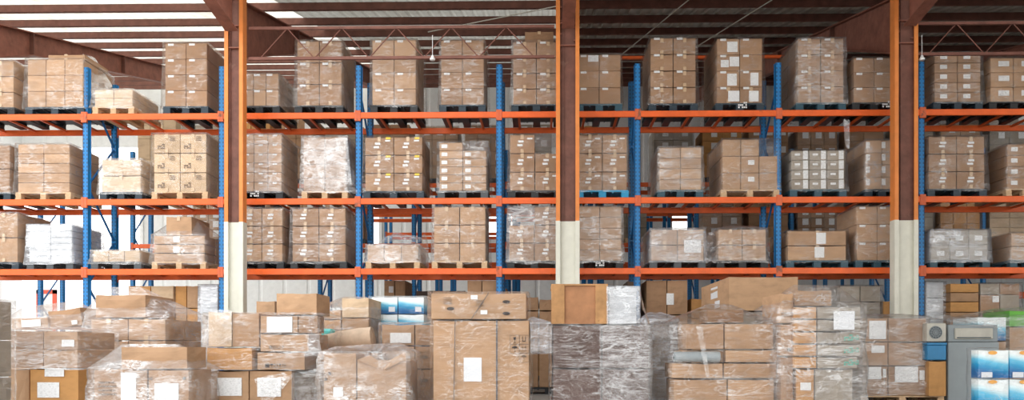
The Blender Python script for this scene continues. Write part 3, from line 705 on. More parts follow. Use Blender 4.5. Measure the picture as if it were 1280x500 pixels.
loads = [
 # level, x0, x1, ytop, nx, nz, side, pallet, film, mat, extra
 (2, -48, 17, 76, 2, 3, 'r', 'black', 'film', 'tan', {}),
 (2, 34, 104, 74, 3, 3, 'r', 'navy', 'film', 'tan', dict(peak=[(58, 66), (100, 67)], toprow=(58, 104, 67))),
 (2, 118, 166, 112, 2, 2, 'r', 'wood', 'film_heavy', 'pale', dict(dome=.03)),
 (2, 206, 259, 54, 2, 4, 'r', 'navy', 'film_light', 'brown', dict(lab=T)),
 (2, 301, 348, 92, 3, 2, 'r', 'black', 'film', 'tan', dict(lab=T)),
 (2, 371, 427, 51, 2, 3, 'r', 'black', 'film', 'brown', dict(lab=T)),
 (2, 465, 520, 50, 2, 4, 'r', 'black', 'film', 'tan', dict(lab=T)),
 (2, 551, 605, 50, 2, 4, 'r', 'navy', 'film', 'brown', dict(lab=T)),
 (2, 641, 700, 52, 2, 4, None, 'navy', 'film', 'brown', dict(lab=T, toprow=(656, 692, 38), peak=[(658, 37), (690, 37)])),
 (2, 722, 776, 68, 2, 3, None, 'teal', 'film_light', 'brown', dict(lab=T, abslab=[(735, 748, 69, 77)])),
 (2, 813, 870, 47, 2, 4, 'l', 'navy', 'film_light', 'brown', dict(lab=T)),
 (2, 896, 953, 48, 2, 4, 'l', 'navy', 'film_light', 'brown', dict(lab=T, abslab=[(909, 922, 52, 65), (901, 911, 75, 84), (912, 924, 71, 83), (909, 921, 92, 107), (938, 948, 91, 107), (910, 924, 114, 127), (936, 948, 114, 127)], mark=(928, 'white'))),
 (2, 997, 1055, 48, 2, 4, 'l', 'teal', 'film_heavy', 'brown', dict(lab=T)),
 (2, 1067, 1118, 72, 2, 3, 'l', 'black', 'film', 'brown', dict(lab=T, mark=(1108, 'white'))),
 (2, 1168, 1226, 66, 2, 5, 'l', 'navy', 'film', 'brown', dict(lab=[(-.1, .6, .13, .08, 'paper')])),
 (2, 1238, 1296, 72, 2, 3, 'l', 'black', 'film_light', 'tan', dict(lab=[(.08, .6, .2, .1, 'paper')])),
 (1, -50, 12, 181, 2, 2, 'r', 'navy', 'film', 'brown', {}),
 (1, 22, 87, 180, 2, 5, 'r', 'wood', 'film', 'tan', {}),
 (1, 127, 176, 199, 1, 2, 'r', 'navy', 'film_heavy', 'pale', {}),
 (1, 192, 258, 167, 2, 3, 'r', 'wood', 'film_light', 'pale', dict(prints=[('mark', -.2, .35, .38, 'ink_soft'), ('lines', .22, .75, .3, 'ink_soft')])),
 (1, 300, 352, 168, 3, 6, 'r', 'black', 'film_heavy', 'tan', dict(lab=[(.0, .9, .08, .03, 'paper')], mark=(319, 'white'))),
 (1, 379, 433, 171, 2, 4, 'r', 'wood', 'film_loose', 'brown', {}),
 (1, 456, 528, 171, 2, 3, 'r', 'navy', 'film_light', 'brown', dict(lab=L2() + [(.32, .92, .09, .035, 'yellow')])),
 (1, 549, 608, 178, 2, 6, None, 'grey', 'film', 'tan', dict(lab=[(-.28, .55, .11, .07, 'paper')], missing=[(5, 1)])),
 (1, 637, 700, 168, 2, 3, None, 'black', 'film_light', 'brown', dict(lab=L2(), missing=[(2, 1)])),
 (1, 722, 784, 168, 2, 3, None, 'blue', 'film', 'brown', dict(lab=L2())),
 (1, 824, 877, 184, 2, 4, 'l', 'teal', 'film_heavy', 'tan', {}),
 (1, 903, 972, 174, 3, 3, 'l', 'wood', 'film', 'tan', dict(abslab=[(935, 943, 200, 206), (935, 943, 221, 227)], missing=[(2, 2)])),
 (1, 989, 1056, 188, 3, 4, 'l', 'teal', 'film', 'grey', dict(lab=[(-.15, .6, .1, .04, 'paper'), (.3, .55, .09, .16, 'paper')])),
 (1, 1083, 1122, 175, 2, 4, 'l', 'navy', 'film_heavy', 'tan', dict(lab=[(-.4, .6, .07, .12, 'paper')])),
 (1, 1161, 1231, 170, 2, 3, 'l', 'navy', 'film', 'brown', dict(lab=[(.0, .62, .11, .04, 'paper'), (-.04, .42, .11, .04, 'paper')])),
 (1, 1259, 1304, 180, 2, 4, 'l', 'wood', 'film', 'brown', dict(lab=[(-.1, .55, .12, .08, 'paper')])),
 (0, -46, 22, 266, 2, 2, 'r', 'navy', 'film', 'tan', {}),
 (0, 36, 90, 281, 2, 6, 'r', 'grey', 'film_silver', 'silver', dict(lab=[(.0, .5, .3, .03, 'paper')])),
 (0, 116, 175, 313, 3, 1, 'r', 'grey', 'film_heavy', 'pale', {}),
 (0, 192, 256, 294, 1, 3, 'r', 'wood', 'film_heavy', 'tan', dict(abslab=[(217, 225, 296, 303), (217, 225, 308, 316)], toprow=(206, 238, 270))),
 (0, 301, 353, 260, 2, 3, 'r', 'black', 'film', 'tan', dict(lab=L2()[:2])),
 (0, 365, 432, 260, 2, 3, 'r', 'black', 'film', 'brown', dict(lab=L2()[:2])),
 (0, 459, 523, 306, 3, 1, 'r', 'wood', 'film_loose', 'tan', {}),
 (0, 542, 607, 258, 2, 3, 'r', 'wood', 'film', 'tan', {}),
 (0, 636, 700, 258, 2, 3, None, 'black', 'film_heavy', 'brown', dict(lab=L2()[:2], missing=[(2, 0)])),
 (0, 722, 777, 258, 2, 5, None, 'black', 'film_heavy', 'tan', dict(mark=(750, 'white'))),
 (0, 814, 880, 286, 2, 2, 'l', 'grey', 'film_silver', 'tan', dict(abslab=[(855, 876, 300, 316)], dome=.05)),
 (0, 898, 958, 286, 2, 2, 'l', 'black', 'film_heavy', 'tan', dict(dome=.1)),
 (0, 985, 1058, 288, 1, 2, 'l', 'teal', 'film_light', 'tan', dict(abslab=[(1020, 1032, 291, 305), (1018, 1030, 309, 322)])),
 (0, 1071, 1122, 258, 2, 3, None, 'teal', 'film', 'tan', dict(lab=T)),
 (0, 1164, 1235, 287, 3, 2, 'l', 'teal', 'film_silver', 'grey', dict(lab=[(0, .45, .14, .09, 'paper')])),
 (0, 1264, 1306, 291, 2, 2, 'l', 'teal', 'film_heavy', 'tan', {}),
]
cnt = {0: 0, 1: 0, 2: 0}
YL = YA - .03
for i, (lv, x0, x1, yt, nx, nz, side, pk, fm, mat, ex) in enumerate(loads):
    k = cnt[lv]; cnt[lv] += 1
    a = R(x0, yt, YL); c = R(x1, yt, YL); z0 = ZL[lv]; zp = z0 + .137; z1 = (a.z + c.z) / 2
    desc = '%s load from left, %s' % (ordn[k], LVN[lv]); grp = 'cartons of the %s load on the %s' % (ordn[k], LVN[lv])
    pw = .03; DL = 1.2 if side == 'l' else 1.0
    p = pallet(a.x - pw, c.x + pw, YL - .02, z0 + .001, pk, '%s pallet under the %s load from left, %s' % (KN[pk], ordn[k], LVN[lv]), 'pallets on the ' + LVN[lv])
    if 'mark' in ex:
        X = R(ex['mark'][0], 135, YL).x; ma = symbol('mark', .17, 'white'); mo = inst('stencil', ma, p, (X - p.location.x, -.004, .095))
    stack(a.x, c.x, YL, zp, z1, nx, nz, DL, mat, desc, grp, side, lab=ex.get('lab'), abslab=ex.get('abslab', ()), missing=ex.get('missing', ()), prints=ex.get('prints'))
    ztop = z1; pk_ = None
    if 'toprow' in ex:
        t0, t1, ty = ex['toprow']; ta = R(t0, ty, YL); tb = R(t1, ty, YL)
        carton(ta.x, tb.x, YL + .05, z1 + .001, ta.z, .8, mat, 'single %s carton lying on top of the %s' % (MN[mat], desc), grp, area=900)
        pk_ = [(ta.x + .05, ta.z + .03), (tb.x - .05, tb.z + .03)]
    film(a.x, c.x, YL, YL + DL, zp - .05, ztop, fm, 'clear stretch film around the %s' % desc, 'stretch film on the rack loads', seed=i, tent=pk_, dome=ex.get('dome', 0), amp=.02 if fm in ('film_heavy', 'film_loose', 'film_silver') else .013, flare=.03)

# second rack's loads (seen between those of the first)
rb = random.Random(11); matsB = ['brown', 'tan', 'brown', 'orange', 'grey', 'tan', 'pale']
cb_ = {1: 0, 2: 0}
for lv in (2, 1):
    for bi in range(1, len(XB) - 1):
        for h in (0, 1):
            a = XB[bi] + .12 + h * (sb / 2 - .04); c = a + 1.12
            pa = PX0 + (a / YBK + YAW) * F
            if lv == 2 and pa < 180 and not (bi == 1 and h == 0): continue
            if lv == 1 and (430 < pa < 470 or 520 < pa < 650 or 760 < pa < 870 or pa < 190): continue
            if rb.random() < .08: continue
            nx, nz = rb.choice([(2, 3), (2, 4), (3, 4), (2, 4), (3, 3)]); hh = rb.uniform(1.25, 1.75) if lv == 2 else rb.uniform(.8, 1.25)
            k = cb_[lv]; cb_[lv] += 1; mt = rb.choice(matsB); lvn = 'upper' if lv == 2 else 'lower'
            dsc = '%s load on second rack, %s level' % (ordn[k] if k < 16 else ['seventeenth', 'eighteenth', 'nineteenth', 'twentieth'][k - 16], lvn)
            pallet(a, c, YBK - .03, ZL[lv] + .001, rb.choice(['black', 'wood', 'navy']), 'pallet under the ' + dsc, 'pallets on the second rack')
            stack(a + .03, c - .03, YBK, ZL[lv] + .137, ZL[lv] + .137 + hh, nx, nz, 1.0, mt, dsc, 'cartons on the second rack', None, ny=1, areaf=.35, tape=False,
                  lab=[(.1, .6, .16, .17, 'paper')] if rb.random() < .45 else None)
            if rb.random() < .6: film(a + .03, c - .03, YBK, YBK + 1.0, ZL[lv] + .1, ZL[lv] + .137 + hh, rb.choice(['film', 'film_light']), 'stretch film around the ' + dsc, 'stretch film on the second rack', seed=k + 40, nu=6, nv=6)

# loose film on the racks
A_ = lambda px, py, Y=YL: R(px, py, Y)
drape([A_(104, 67, YL), A_(118, 72, YL + 1.0), A_(141, 108, YL + .5), A_(107, 132, YL - .01)], 'film_loose', 'loose film pulled sideways off the second load, top rack level')
drape([A_(348, 92, YL), A_(372, 110, YL + .9), A_(374, 133, YL + .5), A_(350, 134, YL)], 'film_loose', 'loose film hanging at the low fifth load, top rack level', seed=2)
drape([A_(384, 176, YL - .05), A_(434, 172, YL - .05), A_(440, 232, YL - .06), A_(404, 236, YL - .05)], 'film_loose', 'loose film torn across the sixth load, middle rack level', amp=.03, seed=3)
drape([A_(433, 172, YL), A_(447, 192, YL + .5), A_(447, 242, YL - .02), A_(430, 240, YL - .04)], 'film_heavy', 'dark loose film at the right side of sixth load, middle level', seed=4)
drape([A_(1054, 150, YL - .08), A_(1062, 150, YL - .08), A_(1062, 186, YL - .08), A_(1057, 184, YL - .08)], 'film_silver', 'torn strip of film hanging from the top level beam', seed=5, n=10)
drape([A_(520, 306, YL), A_(532, 292, YL + .4), A_(538, 330, YL + .2), A_(520, 328, YL - .04)], 'film_loose', 'bunched loose film beside the low seventh load, lower rack level', seed=6, amp=.06)
drape([A_(470, 304, YL + .1), A_(520, 304, YL + .1), A_(530, 298, YL + .5), A_(492, 290, YL + .5)], 'film_silver', 'heap of loose white film on top of the low seventh load', seed=7, amp=.08)
drape([A_(636, 268, YL - .03), A_(668, 258, YL - .03), A_(668, 282, YL + .1), A_(637, 282, YL - .02)], 'film_loose', 'torn film across the empty corner of the ninth load, lower level', seed=8)
drape([A_(880, 292, YL), A_(896, 288, YL + .3), A_(896, 328, YL), A_(880, 328, YL)], 'film_silver', 'crumpled film between eighth column loads on the lower rack level', seed=9, amp=.06)
# ------------------------------------------------------------------ floor loads
ATT = []
def fc(px0, px1, py0, py1, Y, depth, mat, label, group, labs=(), marks=(), zb=.137, tape=False, area=None, tilt=0, rot=0, name='carton'):
    a = R(px0, py0, Y); c = R(px1, py0, Y); z1 = a.z; z0 = zb if py1 is None else R(px0, py1, Y).z
    xm = (a.x + c.x) / 2; L = []; Pm = []
    for (l0, l1, m0, m1, mt) in labs:
        p = R(l0, m0, Y); q = R(l1, m1, Y); L.append(((p.x + q.x) / 2 - xm, (p.z + q.z) / 2 - z0, q.x - p.x, p.z - q.z, mt))
    for (kd, kx, ky, s, mt) in marks:
        p = R(kx, ky, Y); Pm.append((kd, p.x - xm, p.z - z0, s, mt))
    return carton(a.x + .002, c.x - .002, Y, z0 + .001, z1 - .002, depth, mat, label, group, L, tape, Pm, rot, area or max(600, (px1 - px0) * 22), name, tilt)
def fpal(px0, px1, Y, depth, kind, label):
    return pallet(R(px0, 480, Y).x, R(px1, 480, Y).x, Y - .01, 0, kind, label, 'pallets on the floor', depth)
def ffilm(px0, px1, py0, Y, depth, mat, label, seed, tent=None, z0=.05, **k):
    a = R(px0, py0, Y); c = R(px1, py0, Y)
    t = [(R(p[0], p[1], Y + depth * .38).x, R(p[0], p[1], Y + depth * .38).z) for p in tent] if tent else None
    return film(a.x, c.x, Y, Y + depth, z0, a.z, mat, label, 'stretch film on the floor loads', seed=seed, tent=t, nu=22, nv=20, **k)
fpal(-60, -7, 8.2, .32, 'wood', 'pallet under the grey-wrapped stack cut by the left edge')
for r_, (t, bt) in enumerate(((375, 425), (425, 472), (472, None))):
    fc(-60, -9, t, bt, 8.2, .3, 'grey', '%s greyish carton of the tall stack at left edge' % ['top', 'middle', 'bottom'][r_], 'cartons of the stack at the left edge')
ffilm(-60, -9, 375, 8.2, .3, 'film', 'pale stretch film around the stack at the left edge', 51)
# wrapped stack with the big labelled carton
fpal(14, 100, 9, .8, 'wood', 'pallet under the wide wrapped stack with the big labelled carton')
G = 'cartons of the wide wrapped stack at left'
fc(37, 98, 461, None, 8.95, .8, 'orange', 'big orange-brown carton with two white labels below the wrapped tier', G, [(57, 81, 459 + 2, 471, 'paper'), (48, 75, 478, 497, 'paper')], [])
fc(13, 36.5, 461, None, 9, .8, 'tan', 'narrow tan carton beside the big labelled orange-brown one', G)
for r_, (t, bt) in enumerate(((414, 437), (437, 460.5))):
    for c_, (a, b_) in enumerate(((13, 54), (54, 97))):
        fc(a, b_, t, bt, 9, .8, 'tan' if c_ else 'brown', '%s %s carton in tier above the big labelled carton' % (['upper', 'lower'][r_], ['left', 'right'][c_]), G, [(78, 94, 425, 433, 'paper')] if (r_, c_) == (0, 1) else ())
ffilm(12, 97, 414, 9, .8, 'film_heavy', 'milky film around the wide stack with the labelled carton', 52, z0=R(50, 462, 9).z, dome=.03, flare=.05, amp=.03)
# tilted cartons behind it
G = 'cartons behind the wide wrapped stack'
fpal(8, 108, 11, 1.0, 'black', 'pallet under the tilted cartons behind the wide wrapped stack')
for c_, (a, b_) in enumerate(((10, 58), (58, 106))):
    for r_, (t, bt) in enumerate(((413, 455), (455, None))):
        fc(a, b_, t, bt, 11, 1.0, 'brown', '%s %s carton supporting the tilted ones' % (['upper', 'lower'][r_], ['left', 'right'][c_]), G)
fc(62, 103, 386, 409, 11.05, .8, 'brown', 'tilted brown carton lying askew on the stack at far left', G, [(91, 98, 402, 407, 'paper')], tilt=-.13)
fc(14, 60, 396, 411, 11.0, .6, 'tan', 'low tilted carton with a pale blue label at far left', G, [(28, 52, 400, 409, 'paper_plain')], tilt=-.05)
ffilm(12, 106, 399, 11, .9, 'film_heavy', 'crumpled film over the two tilted cartons', 53, tent=[(30, 384), (95, 376)], z0=R(50, 413, 11).z, flare=.03, amp=.02)
# domed heap
G = 'cartons of the domed wrapped heap'
fpal(112, 208, 10.2, 1.1, 'wood', 'pallet under the domed heavily wrapped heap')
a = R(113, 398, 10.2); c = R(207, 398, 10.2)
stack(a.x, c.x, 10.2, .137, a.z, 2, 4, 1.1, 'tan', 'domed wrapped heap', G, 'r', areaf=1.4)
fc(119, 182, 368, 397, 10.25, .8, 'tan', 'large tan carton topping the domed wrapped heap', G)
ffilm(112, 208, 392, 10.2, 1.12, 'film_heavy', 'heavy wrinkled film doming over the big grey heap', 54, tent=[(112, 359), (178, 359)], flare=.06, amp=.06)
# labelled cartons before it
G = 'cartons in front of the domed heap'
fpal(116, 240, 8.5, .62, 'wood', 'pallet under the labelled cartons in front of the domed heap')
fc(117, 184, 462, None, 8.5, .6, 'brown', 'brown carton with a tall white shipping label, in front of domed heap', G, [(152, 171, 466, 508, 'paper')], [('lines', 135, 485, .2, 'ink_soft')])
fc(185, 236, 462, None, 8.5, .6, 'brown', 'brown carton with a large square label beside the orange box stack', G, [(194, 224, 479, 506, 'paper')], [('mark', 188.5, 473, .05, 'ink'), ('square', 231, 473, .04, 'ink')])
fc(151, 234, 433, 461, 8.55, .5, 'tan', 'wide tan carton lying on two labelled cartons under milky film', G)
ffilm(116, 237, 462, 8.5, .62, 'film_loose', 'milky film tented over the three labelled cartons', 55, tent=[(154, 430), (225, 430)], flare=.05, amp=.03)
# mixed stack left of the left column's base
G = 'cartons of the mixed stack with orange box'; Y6 = 9.3
fpal(260, 398, Y6, .9, 'black', 'pallet under the mixed stack with the orange box')
fc(262, 311, 463, None, Y6, .9, 'tan', 'bottom carton with a white label at left of the mixed stack', G, [(272, 303, 472, 495, 'paper')])
fc(311.5, 365, 463, None, Y6, .9, 'tan', 'bottom carton with a white label at centre of the mixed stack', G, [(322, 352, 472, 496, 'paper')])
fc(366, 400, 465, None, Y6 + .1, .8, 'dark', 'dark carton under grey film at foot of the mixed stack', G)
fc(258, 315, 434, 462.5, Y6 - .04, .8, 'orange', 'open-topped orange box on the mixed stack, with film spilling over', G)
fc(321, 381, 440, 462.5, Y6, .8, 'tan', 'flat carton with a row of handling marks, lower of the two', G, (), [('square', 334.5, 457, .06, 'ink'), ('umbrella', 340, 457, .06, 'ink'), ('arrows', 345.5, 457, .06, 'ink'), ('glass', 350.5, 457, .055, 'ink'), ('arrows', 355.5, 457, .05, 'ink')])
fc(325, 386, 417, 439.5, Y6, .85, 'tan', 'flat carton with faint handling marks, upper of the two', G, (), [('square', 339, 434, .05, 'ink_soft'), ('arrows', 344, 434, .05, 'ink_soft'), ('cup', 349, 434, .05, 'ink_soft'), ('glass', 354, 434, .05, 'ink_soft')])
fc(260, 289.5, 389, 433.5, Y6, .8, 'pale', 'pale carton wrapped in milky film at top left of mixed stack', G)
fc(290, 324, 391, 433.5, Y6 + .02, .8, 'tan', 'upright tan carton between milky-wrapped one and the white sheet', G)
fc(325, 372, 394, 416.5, Y6, .8, 'tan', 'carton with a large blank white sheet on the mixed stack', G, [(334, 366, 396, 415.5, 'paper_plain')])
fc(372.5, 397, 394, 416.5, Y6 + .02, .3, 'brown', 'carton beside the one with the white sheet, on mixed stack', G)
fc(345, 396, 366, 393.5, Y6 + .1, .6, 'tan', 'single tan carton crowning the mixed stack', G)
ffilm(259, 398, 392, Y6, .9, 'film', 'clear film around the mixed stack with the orange box', 56, z0=R(300, 463, Y6).z, flare=.05, amp=.03)
drape([R(254, 432, Y6 - .1), R(262, 388, Y6 - .1), R(290, 388, Y6 - .1), R(290, 432, Y6 - .1)], 'film_loose', 'milky film bunched on the pale carton of the mixed stack', seed=21)
drape([R(318, 474, Y6 - .1), R(352, 466, Y6 - .1), R(368, 470, Y6 - .1), R(330, 512, Y6 - .1)], 'film_loose', 'white film trailing over label at foot of mixed stack', seed=22)
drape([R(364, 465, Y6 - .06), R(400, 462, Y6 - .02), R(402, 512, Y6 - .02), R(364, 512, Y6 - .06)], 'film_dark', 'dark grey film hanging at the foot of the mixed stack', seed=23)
drape([R(386, 394, Y6 - .03), R(398, 396, Y6 + .1), R(402, 445, Y6), R(384, 442, Y6 - .03)], 'film_silver', 'bunched film at the right end of the mixed stack', seed=24)
# open cartons in the middle
G = 'open cartons in front of the fabric roll'; Y7 = 8.8
fpal(403, 510, Y7, .8, 'wood', 'pallet under the two open cartons in front of the fabric roll')
fc(404, 445.5, 441, None, Y7, .8, 'tan', 'tall open carton with square marks and a small white label', G, [(417, 429, 484, 496, 'paper')], [('cup', 407, 468, .05, 'ink'), ('square', 412.5, 467, .04, 'ink'), ('square', 407.5, 474, .04, 'ink')])
fc(446, 508, 450, None, Y7 - .02, .8, 'tan', 'open carton with bent flaps beside the tall marked one', G)
# bent flaps
for (pts, lab) in ((((446, 450), (478, 463), (480, 456), (462, 444)), 'f'), (((480, 462), (508, 449), (506, 440), (484, 452)), 'g')):
    b = MB(); P = [R(p[0], p[1], Y7 - .06 + .03 * i) for i, p in enumerate(pts)]; Q = [p + Vector((0, .012, 0)) for p in P]
    b.add(P + Q, [(0, 1, 2, 3), (7, 6, 5, 4), (0, 4, 5, 1), (1, 5, 6, 2), (2, 6, 7, 3), (3, 7, 4, 0)]); FLAPS = globals().setdefault('FLAPS', []); FLAPS.append(b)
ffilm(403, 509, 441, Y7, .8, 'film_loose', 'torn film heaped over the two open cartons', 57, tent=[(420, 433), (500, 428)], flare=.03, amp=.05)
# fabric roll
fpal(398, 474, 10.0, .7, 'black', 'pallet under the carton that carries the fabric roll')
fc(398, 472, 441, None, 10.0, .7, 'brown', 'brown carton that carries the wrapped fabric roll', 'single cartons')
p = R(390, 432, 10.35); q = R(466, 423, 10.35)
root = thing('fabric_roll', 'thick beige fabric roll wrapped in film, lying aslant behind open cartons', 'roll', p)
b = MB(); d = q - p; n_ = 10; vs = []; m_ = 20; qn = d.to_track_quat('Z', 'Y').to_matrix()
for i in range(n_ + 1):
    for j in range(m_):
        t = 2 * math.pi * j / m_; r_ = .10 + .06 * (i / n_) + .012 * noise.noise(Vector((i * .7, math.cos(t) * 2, math.sin(t) * 2)))
        vs.append(d * (i / n_) + qn @ Vector((r_ * math.cos(t), r_ * math.sin(t), 0)) + Vector((0, 0, .02 * math.sin(math.pi * i / n_))))
b.add(vs, [(i * m_ + j, i * m_ + (j + 1) % m_, (i + 1) * m_ + (j + 1) % m_, (i + 1) * m_ + j) for i in range(n_) for j in range(m_)], 0, True)
b.add(vs[-m_:], [tuple(range(m_))]); b.add(vs[:m_], [tuple(range(m_))[::-1]]); b.build('roll', M['fabric'], root)
b = MB(); e = d + d.normalized() * .004
for i in range(3): 
    k_ = .14 - i * .04; b.tube(d + d.normalized() * (.002 + i * .004), d + d.normalized() * (.006 + i * .004), k_, n=20)
b.build('end_cap', M['fabric'], root)
b = MB(); t = R(401, 411, 10.8); u = R(415, 421, 10.8); b.box(t.x, u.x, 10.8, 11.0, u.z, t.z, bev=.03)
tag(b.build('plastic_bundle', M['teal'], origin=(t.x, 10.6, u.z)), 'small bright teal plastic bundle behind the fabric roll', 'bundle')
fpal(392, 463, 11.4, 1.0, 'black', 'pallet under the film-wrapped cartons behind the fabric roll')
G = 'cartons behind the fabric roll'
for (a, c, t, bt, mt, lab) in ((395, 426, 387, 399, 'tan', 'small wrapped tan carton, upper, behind the fabric roll'), (395, 426, 399, 412, 'orange', 'small orange-brown carton, lower, behind the fabric roll'), (395, 426, 412, None, 'tan', 'tall tan carton hidden low behind the fabric roll'),
                               (427, 461, 372, 397, 'pale', 'pale carton standing left of blue printed cartons, upper'), (427, 461, 397, None, 'tan', 'tan carton standing below the pale one left of blue printed cartons')):
    fc(a, c, t, bt, 11.4, .9, mt, lab, G)
ffilm(394, 461, 386, 11.4, .95, 'film', 'clear film around the cartons behind the fabric roll', 58, z0=.6, tent=[(430, 371), (458, 371)])
# blue wave-printed cartons
G = 'blue wave-printed cartons in the middle'; YO = 12.3
fpal(462, 533, YO, 1.0, 'black', 'pallet under the blue wave-printed cartons in the middle')
for r_, (t, bt) in enumerate(((371, 392.5), (392.5, 414), (414, 436), (436, 458), (458, None))):
    for c_, (a, b_) in enumerate(((464, 497), (497.5, 530))):
        fc(a, b_, t, bt, YO, .9, 'ocean', 'blue wave-printed carton of the middle stack, %s tier, %s' % (['top', 'second', 'third', 'fourth', 'bottom'][r_], ['left', 'right'][c_]), G, [(b_ - 11, b_ - 3, t + 12.5, t + 19, 'paper_plain')], area=900)
ffilm(463, 531, 371, YO, .9, 'film_light', 'clear film around the blue wave-printed cartons in the middle', 59)
# labelled stack right of it
G = 'cartons of the low stack left of the giant carton'; Y3 = 10.6
fpal(477, 541, Y3, .9, 'black', 'black pallet under the low stack left of the giant carton')
for r_, (t, bt) in enumerate(((405, 432), (432, 461), (461, None))):
    for c_, (a, b_) in enumerate(((477, 518), (518.5, 541))):
        fc(a, b_, t, bt, Y3, .85, ['tan', 'brown'][c_], 'carton of the low stack left of giant carton, %s %s' % (['top', 'middle', 'bottom'][r_], ['left', 'right'][c_]), G,
           [(488, 514, 416, 429, 'paper')] if (r_, c_) == (0, 0) else (), [('oval', 530, (t + (bt or 490)) / 2, .12, 'ink_soft')] if c_ and r_ else ())
ffilm(476, 541, 404, Y3, .86, 'film', 'film around the low stack left of the giant carton', 60)
# giant carton
G = 'strapped giant carton and its lid carton'; Y8 = 9.0
fpal(542, 661, Y8, 1.0, 'wood', 'pallet under the giant strapped carton')
gc = fc(541, 661.5, 400, None, Y8, 1.0, 'tan', 'giant tan carton with two dark straps, a label and handling symbols', G, [(580, 602, 447, 477, 'paper_plain')],
   [('lines', 591, 462, .14, 'ink_faint'), ('frame', 643.5, 425, .115, 'ink_soft'), ('frame', 655, 425, .115, 'ink_soft'), ('frame', 643.5, 436, .115, 'ink_soft'), ('frame', 655, 436, .115, 'ink_soft'), ('glass', 643.5, 425, .08, 'ink'), ('cup', 655, 424, .075, 'ink'),
    ('umbrella', 643.5, 436, .08, 'ink'), ('arrows', 655, 436, .07, 'ink_soft'), ('frame', 655, 447, .115, 'ink_soft'), ('umbrella', 655, 447, .07, 'ink_soft')], area=9000)
fc(538.5, 658, 366, 399, Y8 - .02, .95, 'tan', 'long flat carton with dark oval marks lying on the giant carton', G, [(588.5, 597, 369, 374.5, 'paper'), (601, 609, 388, 393, 'paper')],
   [('oval', 563.5, 386, .09, 'ink'), ('oval', 633, 377.5, .09, 'ink'), ('oval', 633, 392, .09, 'ink'), ('lines', 600, 379, .09, 'ink_soft'), ('lines', 560, 376, .1, 'ink_soft')], area=8000)
for (pa, pb, lab) in ((569, 567, 'dark grey strap down the giant carton, under its oval mark'), (621, 621, 'dark grey strap down the giant carton, nearer its symbols')):
    t = R(pa, 400, Y8 - .03); u = R(pb, 512, Y8 - .03); b = MB(); b.bar(t, u, .018, .006); b.bar(t, t + Vector((0, .03, .0)), .018, .006); ATT.append((b.build('strap', M['strap'], origin=u), 'giant tan carton'))
b = MB(); t = R(611, 366, Y8 - .05); u = R(589, 399, Y8 - .05); b.bar(t, u, .018, .006); ATT.append((b.build('strap', M['strap'], origin=u), 'long flat carton with dark oval'))
ffilm(540, 660, 399, Y8, 1.0, 'film_light', 'thin clear film around the giant strapped carton', 61, amp=.012, off=.03) if False else ffilm(540.5, 662, 401, Y8, 1.0, 'film_light', 'thin clear film around the giant strapped carton', 61)
ffilm(538, 658.5, 366, Y8 - .03, .97, 'film_light', 'thin clear film around the long carton with oval marks', 62, z0=R(600, 399, Y8).z)
# wooden crate stack
G = 'purplish cartons under the wooden crate'; Y9 = 9.2
fpal(691, 811, Y9, 1.0, 'wood', 'pallet under the purplish cartons and the wooden crate')
for r_, (t, bt) in enumerate(((406, 460), (460.5, None))):
    for c_, (a, b_) in enumerate(((691, 752), (752.5, 811))):
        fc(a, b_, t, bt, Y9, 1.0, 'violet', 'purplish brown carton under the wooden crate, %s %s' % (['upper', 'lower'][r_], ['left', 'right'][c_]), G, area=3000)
a = R(689, 355, Y9); c = R(760, 405, Y9); cw = c.x - a.x; ch = a.z - c.z
root = thing('wooden_crate', 'orange-brown wooden crate with planked ends on the purplish carton stack', 'crate', ((a.x + c.x) / 2, Y9, c.z))
b = MB(); b.box(-cw / 2 + .02, cw / 2 - .02, .02, .85, 0, ch - .02); b.build('side_panel', M['crate_panel'], root)
for s, wd in ((-1, .16), (1, .15)):
    b = MB(); x = s * (cw / 2 - wd / 2); b.box(x - wd / 2, x + wd / 2, -.012, .02, 0, ch, bev=.004)
    for i in range(3): b.tube((x - .04 + .03 * i, -.012, ch * .2 + i * .1), (x - .04 + .03 * i, -.016, ch * .2 + i * .1), .008, n=8)
    b.build('corner_board', M['crate'], root)
b = MB(); b.box(-cw / 2, cw / 2, -.005, .86, ch - .022, ch, bev=.004); b.build('lid', M['crate'], root)
fc(761, 796, 360, 405, Y9 + .02, .8, 'silver', 'grey carton under frosty film beside the wooden crate', 'single cartons')
ffilm(690, 812, 406, Y9, 1.0, 'film', 'wet-looking film around the purplish cartons', 63, amp=.02)
ffilm(752, 812, 408, Y9 - .02, .4, 'film_heavy', 'frosty patch of film over purplish cartons at right', 64, top=False)
ffilm(761, 797, 359, Y9, .8, 'film_silver', 'frosty film around the grey carton beside the wooden crate', 65, z0=R(760, 405, Y9).z)
drape([R(796, 360, Y9), R(799, 362, Y9 + .5), R(812, 405, Y9 + .5), R(811, 406, Y9)], 'film_loose', 'film stretched down from the grey carton by the wooden crate', seed=25)
